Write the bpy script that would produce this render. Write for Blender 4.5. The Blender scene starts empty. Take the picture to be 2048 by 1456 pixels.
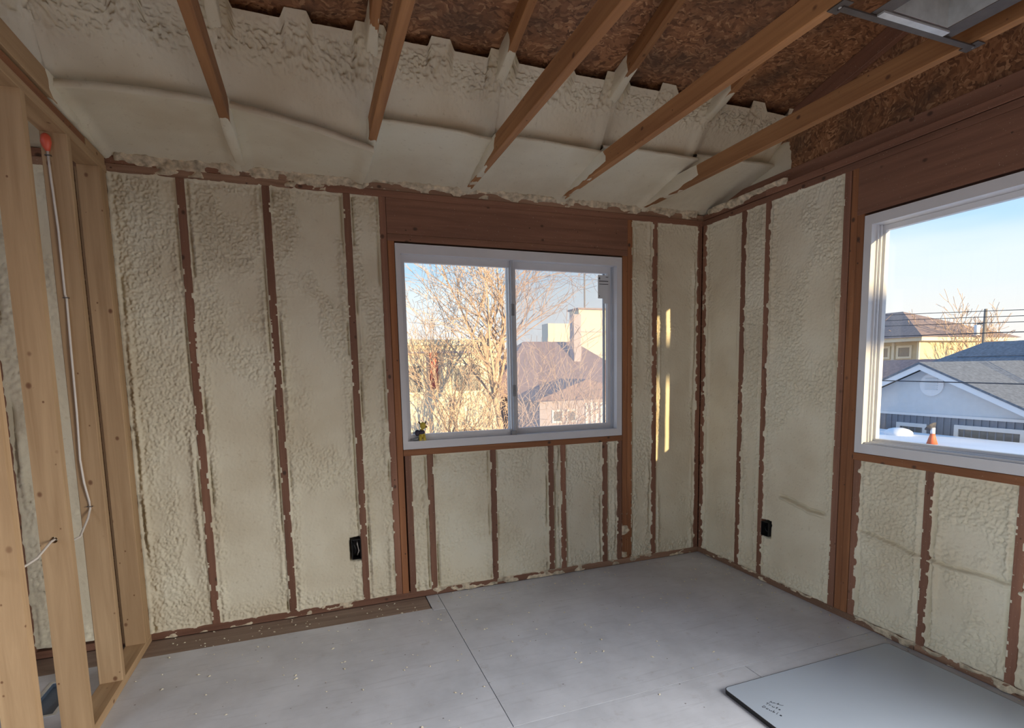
import bpy, math, random
import numpy as np
from mathutils import Vector, Matrix

# ------------------------------------------------------------------ camera, sky, sun, added fill lamps, exposure
# origin: floor corner of the back wall (plane y = 0) and the window wall on the right (plane x = 0); the room lies at x < 0, y < 0
SC = bpy.context.scene
COL = SC.collection
YAW, PITCH, ROLL, FPX = 0.36887, -0.10930, -0.01820, 1101.1
fwd = Vector((math.sin(YAW) * math.cos(PITCH), math.cos(YAW) * math.cos(PITCH), math.sin(PITCH)))
rgt = Vector((math.cos(YAW), -math.sin(YAW), 0.0)); upv = rgt.cross(fwd)
cr, sr = math.cos(ROLL), math.sin(ROLL)
rgt, upv = cr * rgt + sr * upv, cr * upv - sr * rgt
cam_d = bpy.data.cameras.new('camera'); cam = bpy.data.objects.new('camera', cam_d); COL.objects.link(cam)
cam.matrix_world = Matrix(((rgt.x, upv.x, -fwd.x, -2.6626), (rgt.y, upv.y, -fwd.y, -3.3278), (rgt.z, upv.z, -fwd.z, 1.3936), (0, 0, 0, 1)))
cam_d.sensor_width = 36.0; cam_d.lens = FPX / 2048 * 36.0
cam_d.shift_x = -29.57 / 2048; cam_d.shift_y = 133.46 / 2048
cam_d.clip_start = 0.05; cam_d.clip_end = 500
SC.camera = cam

SKY_STRENGTH = 1.2
SUN_DIR = Vector((-0.19, 1.0, -0.135)).normalized()      # the way the low sun's light travels
SUN_ENERGY, SUN_COLOR = 9.0, (1.0, 0.73, 0.38)
FILL_SIDE, FILL_RIGHT = 44.0, 122.0
DAY_COLOR, FILL_COLOR_R = (0.92, 0.97, 1.0), (1.0, 0.94, 0.87)
SC.view_settings.view_transform = 'Standard'; SC.view_settings.look = 'None'
SC.view_settings.exposure = 0.07; SC.view_settings.gamma = 1.0
SC.view_settings.use_curve_mapping = False
SC.cycles.use_denoising = True
SC.cycles.max_bounces = 10; SC.cycles.diffuse_bounces = 6; SC.cycles.transparent_max_bounces = 24
SC.cycles.sample_clamp_indirect = 6.0

world = bpy.data.worlds.new('sky'); SC.world = world; world.use_nodes = True
wn = world.node_tree; wn.nodes.clear()
def wnode(t, **k):
    n = wn.nodes.new(t)
    for a, b in k.items(): setattr(n, a, b)
    return n
tc = wnode('ShaderNodeTexCoord'); sep = wnode('ShaderNodeSeparateXYZ'); wn.links.new(tc.outputs['Generated'], sep.inputs[0])
mapn = wnode('ShaderNodeMapping'); mapn.inputs['Scale'].default_value = (1.6, 1.6, 7.0); wn.links.new(tc.outputs['Generated'], mapn.inputs[0])
cl = wnode('ShaderNodeTexNoise'); cl.inputs['Scale'].default_value = 1.5; cl.inputs['Detail'].default_value = 3.0; wn.links.new(mapn.outputs[0], cl.inputs['Vector'])
mm = wnode('ShaderNodeMath', operation='MULTIPLY_ADD'); mm.inputs[1].default_value = 0.16; mm.inputs[2].default_value = -0.08; wn.links.new(cl.outputs[0], mm.inputs[0])
ad = wnode('ShaderNodeMath', operation='ADD'); wn.links.new(mm.outputs[0], ad.inputs[0]); wn.links.new(sep.outputs[2], ad.inputs[1])
rmp = wnode('ShaderNodeValToRGB'); wn.links.new(ad.outputs[0], rmp.inputs[0])
el = rmp.color_ramp.elements
el[0].position = 0.0; el[0].color = (0.90, 0.80, 0.72, 1)
el[1].position = 1.0; el[1].color = (0.22, 0.42, 0.80, 1)
for p, c in ((0.06, (0.84, 0.83, 0.81)), (0.13, (0.74, 0.83, 0.88)), (0.19, (0.47, 0.69, 0.90)), (0.5, (0.30, 0.54, 0.90))):
    e = rmp.color_ramp.elements.new(p); e.color = (*c, 1)
bgn = wnode('ShaderNodeBackground'); bgn.inputs[1].default_value = SKY_STRENGTH; wn.links.new(rmp.outputs[0], bgn.inputs[0])
wo = wnode('ShaderNodeOutputWorld'); wn.links.new(bgn.outputs[0], wo.inputs[0])

sun_d = bpy.data.lights.new('sun', 'SUN'); sun_d.energy = SUN_ENERGY; sun_d.color = SUN_COLOR; sun_d.angle = math.radians(0.5)
sun = bpy.data.objects.new('sun', sun_d); COL.objects.link(sun); sun.rotation_euler = SUN_DIR.to_track_quat('-Z', 'Y').to_euler(); sun.location = (3, -12, 6)
def fill_lamp(name, loc, direction, sx, sz, watts, color):   # added out-of-view fill lamp that brightens the room
    d = bpy.data.lights.new(name, 'AREA'); d.shape = 'RECTANGLE'; d.size = sx; d.size_y = sz; d.energy = watts; d.color = color; d.spread = math.radians(120)
    o = bpy.data.objects.new(name, d); COL.objects.link(o); o.location = loc; o.rotation_euler = Vector(direction).to_track_quat('-Z', 'Y').to_euler()
fill_lamp('fill_lamp_side', (-5.42, -4.3, 1.15), (1, 0.2, -0.70), 3.2, 1.9, FILL_SIDE, DAY_COLOR)
fill_lamp('fill_lamp_right', (0.03, -3.78, 1.28), (-1, 0.15, -0.70), 1.45, 1.45, FILL_RIGHT, FILL_COLOR_R)

# ------------------------------------------------------------------ helpers
RNG = random.Random(7)
def link(o, parent=None):
    COL.objects.link(o)
    if parent is not None:
        o.parent = parent; o.location = Vector(o.location) - origin(parent)
    return o
def origin(o):
    p = Vector((0, 0, 0))
    while o is not None: p += Vector(o.location); o = o.parent
    return p
def mesh_obj(name, verts, faces, mat, parent=None, loc=(0, 0, 0), smooth=False):
    me = bpy.data.meshes.new(name)
    if isinstance(verts, np.ndarray): verts = verts.tolist()
    if isinstance(faces, np.ndarray): faces = faces.tolist()
    me.from_pydata(verts, [], faces); me.materials.append(mat)
    if smooth: me.polygons.foreach_set('use_smooth', [True] * len(me.polygons))
    me.update()
    o = bpy.data.objects.new(name, me); o.location = loc
    return link(o, parent)
def empty(name, loc=(0, 0, 0)):
    o = bpy.data.objects.new(name, None); o.location = loc; o.empty_display_size = 0.1
    return link(o)
def tag(o, label=None, cat=None, group=None, kind=None):
    if label: o['label'] = label
    if cat: o['category'] = cat
    if group: o['group'] = group
    if kind: o['kind'] = kind
    return o
def frame_matrix(axis, up):
    x = Vector(axis).normalized(); z = Vector(up); z = (z - x * z.dot(x)).normalized(); y = z.cross(x)
    return Matrix((x, y, z)).transposed()
def lumber_geo(L, w, d, ch=0.003, skew0=0.0, skew1=0.0):
    a, b = w / 2, d / 2
    ring = [(-a + ch, -b), (a - ch, -b), (a, -b + ch), (a, b - ch), (a - ch, b), (-a + ch, b), (-a, b - ch), (-a, -b + ch)]
    v = [(-L / 2 + skew0 * z, y, z) for y, z in ring] + [(L / 2 + skew1 * z, y, z) for y, z in ring]
    f = [(i, (i + 1) % 8, 8 + (i + 1) % 8, 8 + i) for i in range(8)] + [tuple(range(7, -1, -1)), tuple(range(8, 16))]
    f = [tuple(reversed(q)) for q in f]
    return v, f
def lumber(name, p0, p1, w, d, mat, parent, up=(0, 0, 1), skew0=0.0, skew1=0.0):
    """a board from p0 to p1 (its centre line), w across, d along up; local X runs with the grain"""
    p0, p1 = Vector(p0), Vector(p1); L = (p1 - p0).length
    v, f = lumber_geo(L, w, d, 0.0025, skew0, skew1)
    o = mesh_obj(name, v, f, mat, None, (p0 + p1) / 2)
    o.rotation_euler = frame_matrix(p1 - p0, up).to_euler()
    if parent is not None: o.parent = parent; o.location = Vector(o.location) - Vector(parent.location)
    return o
def blk(name, x, y, z, mat, parent):
    """a board given by its extents; grain along the longest side"""
    ex = (x[1] - x[0], y[1] - y[0], z[1] - z[0]); c = ((x[0] + x[1]) / 2, (y[0] + y[1]) / 2, (z[0] + z[1]) / 2)
    i = max(range(3), key=lambda k: ex[k]); ax = [0, 0, 0]; ax[i] = 1
    h = Vector(ax) * ex[i] / 2; c = Vector(c)
    if i == 2: return lumber(name, c - h, c + h, ex[0], ex[1], mat, parent, up=(0, 1, 0))
    if i == 0: return lumber(name, c - h, c + h, ex[1], ex[2], mat, parent)
    return lumber(name, c - h, c + h, ex[0], ex[2], mat, parent)
class MB:
    """collects simple solids for one mesh"""
    def __init__(s): s.v = []; s.f = []
    def add(s, v, f):
        n = len(s.v); s.v += [tuple(p) for p in v]; s.f += [tuple(i + n for i in q) for q in f]; return s
    def box(s, x, y, z):
        v = [(a, b, c) for a in x for b in y for c in z]
        return s.add(v, [(0, 1, 3, 2), (4, 6, 7, 5), (0, 4, 5, 1), (2, 3, 7, 6), (0, 2, 6, 4), (1, 5, 7, 3)])
    def prism(s, poly, vec):
        n = len(poly); vec = Vector(vec); v = [tuple(p) for p in poly] + [tuple(Vector(p) + vec) for p in poly]
        return s.add(v, [tuple(range(n - 1, -1, -1)), tuple(range(n, 2 * n))] + [(i, (i + 1) % n, n + (i + 1) % n, n + i) for i in range(n)])
    def tube(s, pts, r, n=8, cap=True):
        pts = [Vector(p) for p in pts]; rs = r if isinstance(r, (list, tuple)) else [r] * len(pts)
        base = len(s.v); ref = Vector((0.31, 0.17, 0.93))
        for k, p in enumerate(pts):
            t = (pts[min(k + 1, len(pts) - 1)] - pts[max(k - 1, 0)]).normalized()
            a = t.cross(ref if abs(t.dot(ref)) < 0.95 else Vector((1, 0, 0))).normalized(); b = t.cross(a)
            for j in range(n):
                q = 2 * math.pi * j / n; s.v.append(tuple(p + (a * math.cos(q) + b * math.sin(q)) * rs[k]))
        for k in range(len(pts) - 1):
            for j in range(n):
                s.f.append((base + k * n + j, base + k * n + (j + 1) % n, base + (k + 1) * n + (j + 1) % n, base + (k + 1) * n + j))
        if cap:
            s.f.append(tuple(base + j for j in range(n - 1, -1, -1))); s.f.append(tuple(base + (len(pts) - 1) * n + j for j in range(n)))
        return s
    def ellipsoid(s, c, r, nu=12, nv=8):
        base = len(s.v); c = Vector(c)
        for i in range(nv + 1):
            th = math.pi * i / nv
            for j in range(nu):
                ph = 2 * math.pi * j / nu
                s.v.append((c.x + r[0] * math.sin(th) * math.cos(ph), c.y + r[1] * math.sin(th) * math.sin(ph), c.z + r[2] * math.cos(th)))
        for i in range(nv):
            for j in range(nu):
                s.f.append((base + i * nu + j, base + (i + 1) * nu + j, base + (i + 1) * nu + (j + 1) % nu, base + i * nu + (j + 1) % nu))
        return s
    def build(s, name, mat, parent=None, smooth=False):
        c = Vector((0, 0, 0))
        for p in s.v: c += Vector(p)
        c /= max(1, len(s.v))
        return mesh_obj(name, [tuple(Vector(p) - c) for p in s.v], s.f, mat, parent, c, smooth)

# numpy value noise
def _hash(i, j, seed):
    h = (i * 374761393 + j * 668265263 + seed * 1442695041) & 0xFFFFFFFF
    h = ((h ^ (h >> 13)) * 1274126177) & 0xFFFFFFFF
    h = ((h ^ (h >> 16)) * 2246822519) & 0xFFFFFFFF
    return ((h ^ (h >> 15)) & 0xFFFFFF) / float(0xFFFFFF)
def vn(x, y, seed=0):
    x = np.asarray(x, float) + 1000.0; y = np.asarray(y, float) + 1000.0
    i = np.floor(x).astype(np.int64); j = np.floor(y).astype(np.int64); a = x - i; b = y - j
    a = a * a * (3 - 2 * a); b = b * b * (3 - 2 * b)
    return (_hash(i, j, seed) * (1 - a) + _hash(i + 1, j, seed) * a) * (1 - b) + (_hash(i, j + 1, seed) * (1 - a) + _hash(i + 1, j + 1, seed) * a) * b
def fbm(x, y, seed=0, oct=3):
    t = 0; amp = 0.5; tot = 0
    for k in range(oct):
        t = t + amp * vn(x * 2 ** k, y * 2 ** k, seed + 17 * k); tot += amp; amp *= 0.5
    return t / tot
def sstep(a, b, x):
    t = np.clip((x - a) / (b - a), 0, 1); return t * t * (3 - 2 * t)
def grid_faces(nu, nv):
    i, j = np.meshgrid(np.arange(nu - 1), np.arange(nv - 1), indexing='ij'); a = i * nv + j
    return np.stack([a, a + nv, a + nv + 1, a + 1], -1).reshape(-1, 4)

# ------------------------------------------------------------------ materials
def new_mat(name, base=(0.5, 0.5, 0.5), rough=0.7, metal=0.0):
    m = bpy.data.materials.new(name); m.use_nodes = True
    b = m.node_tree.nodes['Principled BSDF']
    b.inputs['Base Color'].default_value = (*base, 1); b.inputs['Roughness'].default_value = rough; b.inputs['Metallic'].default_value = metal
    return m, m.node_tree, b
class NT:
    def __init__(s, nt): s.nt = nt
    def n(s, t, **k):
        x = s.nt.nodes.new(t)
        for a, b in k.items(): setattr(x, a, b)
        return x
    def l(s, a, b): s.nt.links.new(a, b)
    def coords(s, scale=(1, 1, 1), rand=True, kind='Object'):
        t = s.n('ShaderNodeTexCoord'); out = t.outputs[kind]
        if rand:
            oi = s.n('ShaderNodeObjectInfo'); sc = s.n('ShaderNodeVectorMath', operation='SCALE'); sc.inputs[0].default_value = (37.0, 19.0, 53.0)
            s.l(oi.outputs['Random'], sc.inputs['Scale']); ad = s.n('ShaderNodeVectorMath', operation='ADD'); s.l(out, ad.inputs[0]); s.l(sc.outputs[0], ad.inputs[1]); out = ad.outputs[0]
        m = s.n('ShaderNodeMapping'); m.inputs['Scale'].default_value = scale; s.l(out, m.inputs[0]); return m.outputs[0]
    def noise(s, vec, scale=1.0, detail=4.0, rough=0.55, dist=0.0):
        x = s.n('ShaderNodeTexNoise'); x.inputs['Scale'].default_value = scale; x.inputs['Detail'].default_value = detail
        x.inputs['Roughness'].default_value = rough; x.inputs['Distortion'].default_value = dist; s.l(vec, x.inputs['Vector']); return x.outputs[0]
    def voro(s, vec, scale=1.0, feature='F1', out='Distance', rnd=1.0):
        x = s.n('ShaderNodeTexVoronoi', feature=feature); x.inputs['Scale'].default_value = scale; x.inputs['Randomness'].default_value = rnd; s.l(vec, x.inputs['Vector']); return x.outputs[out]
    def ramp(s, fac, stops):
        x = s.n('ShaderNodeValToRGB'); s.l(fac, x.inputs[0]); e = x.color_ramp.elements
        e[0].position = stops[0][0]; e[0].color = (*stops[0][1], 1); e[1].position = stops[-1][0]; e[1].color = (*stops[-1][1], 1)
        for p, c in stops[1:-1]: q = e.new(p); q.color = (*c, 1)
        return x.outputs[0]
    def mix(s, fac, a, b, mode='MIX'):
        x = s.n('ShaderNodeMix', data_type='RGBA', blend_type=mode)
        for v, i in ((fac, 0), (a, 6), (b, 7)):
            if isinstance(v, (int, float)): x.inputs[i].default_value = v
            elif isinstance(v, tuple): x.inputs[i].default_value = (*v, 1)
            else: s.l(v, x.inputs[i])
        return x.outputs[2]
    def bump(s, h, b, strength=0.3, dist=0.01):
        x = s.n('ShaderNodeBump'); x.inputs['Strength'].default_value = strength; x.inputs['Distance'].default_value = dist; s.l(h, x.inputs['Height']); s.l(x.outputs[0], b.inputs['Normal'])
def wood(name, lo, hi, knot=(0.06, 0.03, 0.02), knots=1.0, rough=0.75, vary=0.25, dust=0.0):
    m, nt, b = new_mat(name, hi, rough); t = NT(nt)
    g = t.noise(t.coords((1.3, 26, 26)), 1.0, 5.0, 0.6, 0.6); c = t.ramp(g, [(0.28, lo), (0.68, hi)])
    big = t.noise(t.coords((0.9, 2.5, 2.5)), 1.0, 2.0); c = t.mix(t.ramp(big, [(0.35, (0.0,) * 3), (0.7, (0.55,) * 3)]), c, lo)
    for sc_, th, keep in (((9.0, 12.0, 12.0), 0.15, 0.35), ((17.0, 21.0, 21.0), 0.11, 0.55)) if knots else ():
        v = t.coords(sc_); x = t.n('ShaderNodeTexVoronoi'); x.inputs['Scale'].default_value = 1.0; t.l(v, x.inputs['Vector'])
        k1 = t.ramp(x.outputs['Distance'], [(0.0, (1, 1, 1)), (th * 0.55 * knots, (0.85,) * 3), (th * knots, (0, 0, 0))])
        sx = t.n('ShaderNodeSeparateXYZ'); t.l(x.outputs['Color'], sx.inputs[0]); k2 = t.ramp(sx.outputs[0], [(keep - 0.01, (0, 0, 0)), (keep + 0.01, (1, 1, 1))])
        c = t.mix(t.mix(1.0, k1, k2, 'MULTIPLY'), c, knot)
    oi = t.n('ShaderNodeObjectInfo'); hv = t.n('ShaderNodeMapRange'); hv.inputs[3].default_value = 1 - vary; hv.inputs[4].default_value = 1 + vary; t.l(oi.outputs['Random'], hv.inputs[0])
    vm = t.n('ShaderNodeVectorMath', operation='SCALE'); t.l(c, vm.inputs[0]); t.l(hv.outputs[0], vm.inputs['Scale']); c = vm.outputs[0]
    if dust:
        d = t.noise(t.coords((150, 150, 150)), 1.0, 2.0); c = t.mix(t.ramp(d, [(0.70, (0, 0, 0)), (0.76, (dust,) * 3)]), c, (0.72, 0.68, 0.55))
    t.l(c, b.inputs['Base Color']); t.bump(g, b, 0.25, 0.004)
    return m
M = {}
M['red_wood'] = wood('reddish_framing_wood', (0.165, 0.078, 0.050), (0.30, 0.150, 0.095), vary=0.18, dust=0.5)
M['post_wood'] = wood('orange_framing_wood', (0.21, 0.082, 0.034), (0.40, 0.175, 0.075), vary=0.18, dust=0.3)
M['plate_wood'] = wood('dusty_plate_wood', (0.17, 0.095, 0.06), (0.34, 0.21, 0.14), vary=0.2, dust=0.9)
M['pine'] = wood('pale_pine', (0.34, 0.215, 0.11), (0.52, 0.36, 0.205), (0.16, 0.07, 0.03), 0.85, vary=0.12)
M['truss'] = wood('amber_truss_pine', (0.24, 0.105, 0.040), (0.43, 0.215, 0.085), (0.10, 0.04, 0.02), 0.9, vary=0.12)
M['strip'] = wood('brown_floor_strip', (0.19, 0.135, 0.105), (0.35, 0.265, 0.215), knots=0, vary=0.05, dust=0.5)

def m_foam():
    m, nt, b = new_mat('spray_foam', (0.70, 0.68, 0.53), 0.85); t = NT(nt)
    c = t.ramp(t.noise(t.coords((1, 1, 1), kind='Object'), 2.2, 3.0), [(0.3, (0.61, 0.555, 0.42)), (0.55, (0.705, 0.668, 0.53)), (0.75, (0.735, 0.715, 0.59))])
    sp = t.noise(t.coords((1, 1, 1)), 45.0, 2.0); c = t.mix(t.ramp(sp, [(0.27, (0.4,) * 3), (0.36, (0, 0, 0))]), c, (0.50, 0.44, 0.32))
    t.l(c, b.inputs['Base Color']); n1 = t.noise(t.coords((1, 1, 1)), 120.0, 4.0, 0.6); t.bump(n1, b, 0.25, 0.004)
    return m
M['foam'] = m_foam()
def m_osb():
    m, nt, b = new_mat('strand_board', (0.3, 0.17, 0.09), 0.7); t = NT(nt)
    v = t.coords((1, 1, 1)); d = t.n('ShaderNodeTexNoise'); d.inputs['Scale'].default_value = 9.0; d.inputs['Detail'].default_value = 3; t.l(v, d.inputs['Vector'])
    w = t.n('ShaderNodeVectorMath', operation='MULTIPLY_ADD'); w.inputs[1].default_value = (0.16, 0.16, 0.16); t.l(d.outputs['Color'], w.inputs[0]); t.l(v, w.inputs[2])
    mp = t.n('ShaderNodeMapping'); mp.inputs['Scale'].default_value = (40, 95, 70); mp.inputs['Rotation'].default_value = (0, 0, 0.5); t.l(w.outputs[0], mp.inputs[0])
    fl = t.voro(mp.outputs[0], 1.0, out='Color'); sx = t.n('ShaderNodeSeparateXYZ'); t.l(fl, sx.inputs[0])
    c = t.ramp(sx.outputs[0], [(0.0, (0.14, 0.062, 0.030)), (0.35, (0.27, 0.125, 0.058)), (0.8, (0.38, 0.185, 0.088)), (1.0, (0.55, 0.32, 0.17))])
    st = t.noise(v, 5.0, 3.0); c = t.mix(t.ramp(st, [(0.42, (0, 0, 0)), (0.7, (0.7,) * 3)]), c, (0.08, 0.05, 0.035))
    t.l(c, b.inputs['Base Color']); t.bump(sx.outputs[1], b, 0.3, 0.004); return m
M['osb'] = m_osb()
def m_floor(name, tint):
    m, nt, b = new_mat(name, tint, 0.5); t = NT(nt); v = t.coords((1, 1, 1), rand=False)
    c = t.ramp(t.noise(v, 3.0, 5.0, 0.65), [(0.3, tuple(x * 0.80 for x in tint)), (0.6, tint), (0.8, tuple(min(1, x * 1.08) for x in tint))])
    gr = t.noise(t.coords((3.5, 45, 1), rand=False), 1.0, 5.0, 0.65, 0.5); c = t.mix(t.ramp(gr, [(0.55, (0, 0, 0)), (0.70, (0.5,) * 3)]), c, tuple(x * 0.68 for x in tint))
    dirt = t.noise(v, 11.0, 6.0, 0.7); c = t.mix(t.ramp(dirt, [(0.60, (0, 0, 0)), (0.74, (0.4,) * 3)]), c, (0.32, 0.30, 0.29))
    dots = t.voro(t.coords((1, 1, 1), rand=False), 13.0); dn = t.noise(v, 23.0, 1.0)
    c = t.mix(t.ramp(dots, [(0.035, (0.85,) * 3), (0.055, (0, 0, 0))]), c, (0.10, 0.09, 0.09))
    t.l(c, b.inputs['Base Color']); t.bump(gr, b, 0.12, 0.003); b.inputs['Roughness'].default_value = 0.46; return m
M['floor'] = m_floor('scuffed_subfloor', (0.61, 0.645, 0.71))
def plain(key, name, base, rough=0.6, metal=0.0, var=0.06, scale=8.0, bump=0.0):
    m, nt, b = new_mat(name, base, rough, metal); t = NT(nt); n = t.noise(t.coords((1, 1, 1)), scale, 4.0)
    t.l(t.ramp(n, [(0.3, tuple(x * (1 - var) for x in base)), (0.7, tuple(min(1, x * (1 + var)) for x in base))]), b.inputs['Base Color'])
    if bump: t.bump(n, b, bump, 0.01)
    M[key] = m; return m
plain('old_foam', 'browned_foam', (0.54, 0.47, 0.35), 0.9, var=0.45, scale=30.0, bump=0.4)
plain('vinyl', 'white_vinyl', (0.64, 0.66, 0.70), 0.38, var=0.03)
plain('vinyl_track', 'grey_track', (0.42, 0.46, 0.52), 0.45)
plain('black', 'black_plastic', (0.012, 0.012, 0.013), 0.5)
plain('latch', 'grey_latch', (0.22, 0.23, 0.25), 0.4)
plain('steel', 'galvanised_steel', (0.60, 0.62, 0.62), 0.38, 0.45, 0.15, 20.0)
plain('dark_steel', 'dull_steel', (0.10, 0.085, 0.075), 0.5, 0.3, 0.2, 20.0)
plain('cable', 'white_cable_sheath', (0.62, 0.58, 0.53), 0.5)
plain('red_cap', 'red_orange_plastic', (0.62, 0.10, 0.055), 0.45)
plain('board', 'pale_laminate', (0.40, 0.47, 0.56), 0.35, var=0.03, scale=3.0)
plain('ink', 'black_ink', (0.03, 0.035, 0.05), 0.7)
plain('paper', 'label_paper', (0.62, 0.66, 0.70), 0.7, var=0.02)
plain('toy_yellow', 'toy_yellow', (0.55, 0.43, 0.05), 0.45)
plain('toy_dark', 'toy_dark', (0.035, 0.028, 0.05), 0.5)
plain('toy_brown', 'toy_brown', (0.16, 0.08, 0.04), 0.5)
plain('toy_grey', 'toy_grey', (0.22, 0.23, 0.24), 0.5)
plain('duct', 'blue_grey_duct', (0.10, 0.14, 0.20), 0.5, 0.2)
def m_glass():
    m = bpy.data.materials.new('window_glass'); m.use_nodes = True; nt = m.node_tree; nt.nodes.clear(); t = NT(nt)
    o = t.n('ShaderNodeOutputMaterial'); mx = t.n('ShaderNodeMixShader'); tr = t.n('ShaderNodeBsdfTransparent'); gl = t.n('ShaderNodeBsdfGlossy'); lw = t.n('ShaderNodeLayerWeight'); lw.inputs[0].default_value = 0.5; pw_ = t.n('ShaderNodeMath', operation='POWER'); pw_.inputs[1].default_value = 5.0; fr = t.n('ShaderNodeMath', operation='MULTIPLY_ADD'); fr.inputs[1].default_value = 0.30; fr.inputs[2].default_value = 0.02
    t.l(lw.outputs['Facing'], pw_.inputs[0]); t.l(pw_.outputs[0], fr.inputs[0]); gl.inputs['Roughness'].default_value = 0.02; tr.inputs[0].default_value = (0.98, 0.99, 0.99, 1)
    t.l(fr.outputs[0], mx.inputs[0]); t.l(tr.outputs[0], mx.inputs[1]); t.l(gl.outputs[0], mx.inputs[2]); t.l(mx.outputs[0], o.inputs[0]); return m
M['glass'] = m_glass()
def m_screen():
    m = bpy.data.materials.new('hazy_insect_mesh'); m.use_nodes = True; nt = m.node_tree; nt.nodes.clear(); t = NT(nt)
    o = t.n('ShaderNodeOutputMaterial'); mx = t.n('ShaderNodeMixShader'); tr = t.n('ShaderNodeBsdfTransparent'); df = t.n('ShaderNodeBsdfTranslucent'); d2 = t.n('ShaderNodeBsdfDiffuse'); m2 = t.n('ShaderNodeMixShader')
    df.inputs[0].default_value = (0.88, 0.80, 0.80, 1); d2.inputs[0].default_value = (0.45, 0.45, 0.47, 1); m2.inputs[0].default_value = 0.25
    t.l(df.outputs[0], m2.inputs[1]); t.l(d2.outputs[0], m2.inputs[2]); mx.inputs[0].default_value = 0.25
    t.l(tr.outputs[0], mx.inputs[1]); t.l(m2.outputs[0], mx.inputs[2]); t.l(mx.outputs[0], o.inputs[0]); return m
M['screen'] = m_screen()
# outdoors
plain('ground', 'snowy_ground', (0.62, 0.62, 0.64), 0.9, var=0.25, scale=0.6)
plain('snow', 'snow', (0.80, 0.84, 0.90), 0.8, var=0.03, scale=2.0)
plain('grey_siding', 'grey_siding', (0.66, 0.69, 0.73), 0.7, var=0.03)
plain('dark_siding', 'dark_board_siding', (0.23, 0.25, 0.30), 0.7)
plain('fascia', 'white_fascia', (0.78, 0.79, 0.82), 0.6, var=0.02)
plain('shingle', 'slate_shingle', (0.15, 0.17, 0.205), 0.85, var=0.3, scale=14.0)
plain('cream_siding', 'cream_siding', (0.62, 0.52, 0.34), 0.7, var=0.04)
plain('cream_trim', 'cream_trim', (0.75, 0.68, 0.52), 0.6, var=0.03)
plain('tan_roof', 'tan_roof', (0.30, 0.22, 0.19), 0.85, var=0.2, scale=10)
plain('win_dark', 'house_window_glass', (0.20, 0.20, 0.20), 0.15)
plain('yellow_wall', 'yellow_rendered_wall', (0.74, 0.65, 0.50), 0.8, var=0.08, scale=2)
plain('red_panel', 'faded_red_panel', (0.50, 0.12, 0.09), 0.7)
plain('brown_roof', 'mauve_brown_roof', (0.27, 0.19, 0.18), 0.85, var=0.2, scale=8)
plain('mauve_wall', 'mauve_wall', (0.46, 0.41, 0.44), 0.8)
plain('bark', 'grey_bark', (0.40, 0.31, 0.24), 0.9, var=0.25, scale=30)
plain('twig', 'brown_twigs', (0.48, 0.35, 0.26), 0.9, var=0.25, scale=10)
plain('pole', 'weathered_pole', (0.22, 0.20, 0.18), 0.9)
plain('wire', 'black_wire', (0.06, 0.06, 0.07), 0.6)
plain('orange', 'orange_rubber', (0.62, 0.16, 0.08), 0.6)

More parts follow.
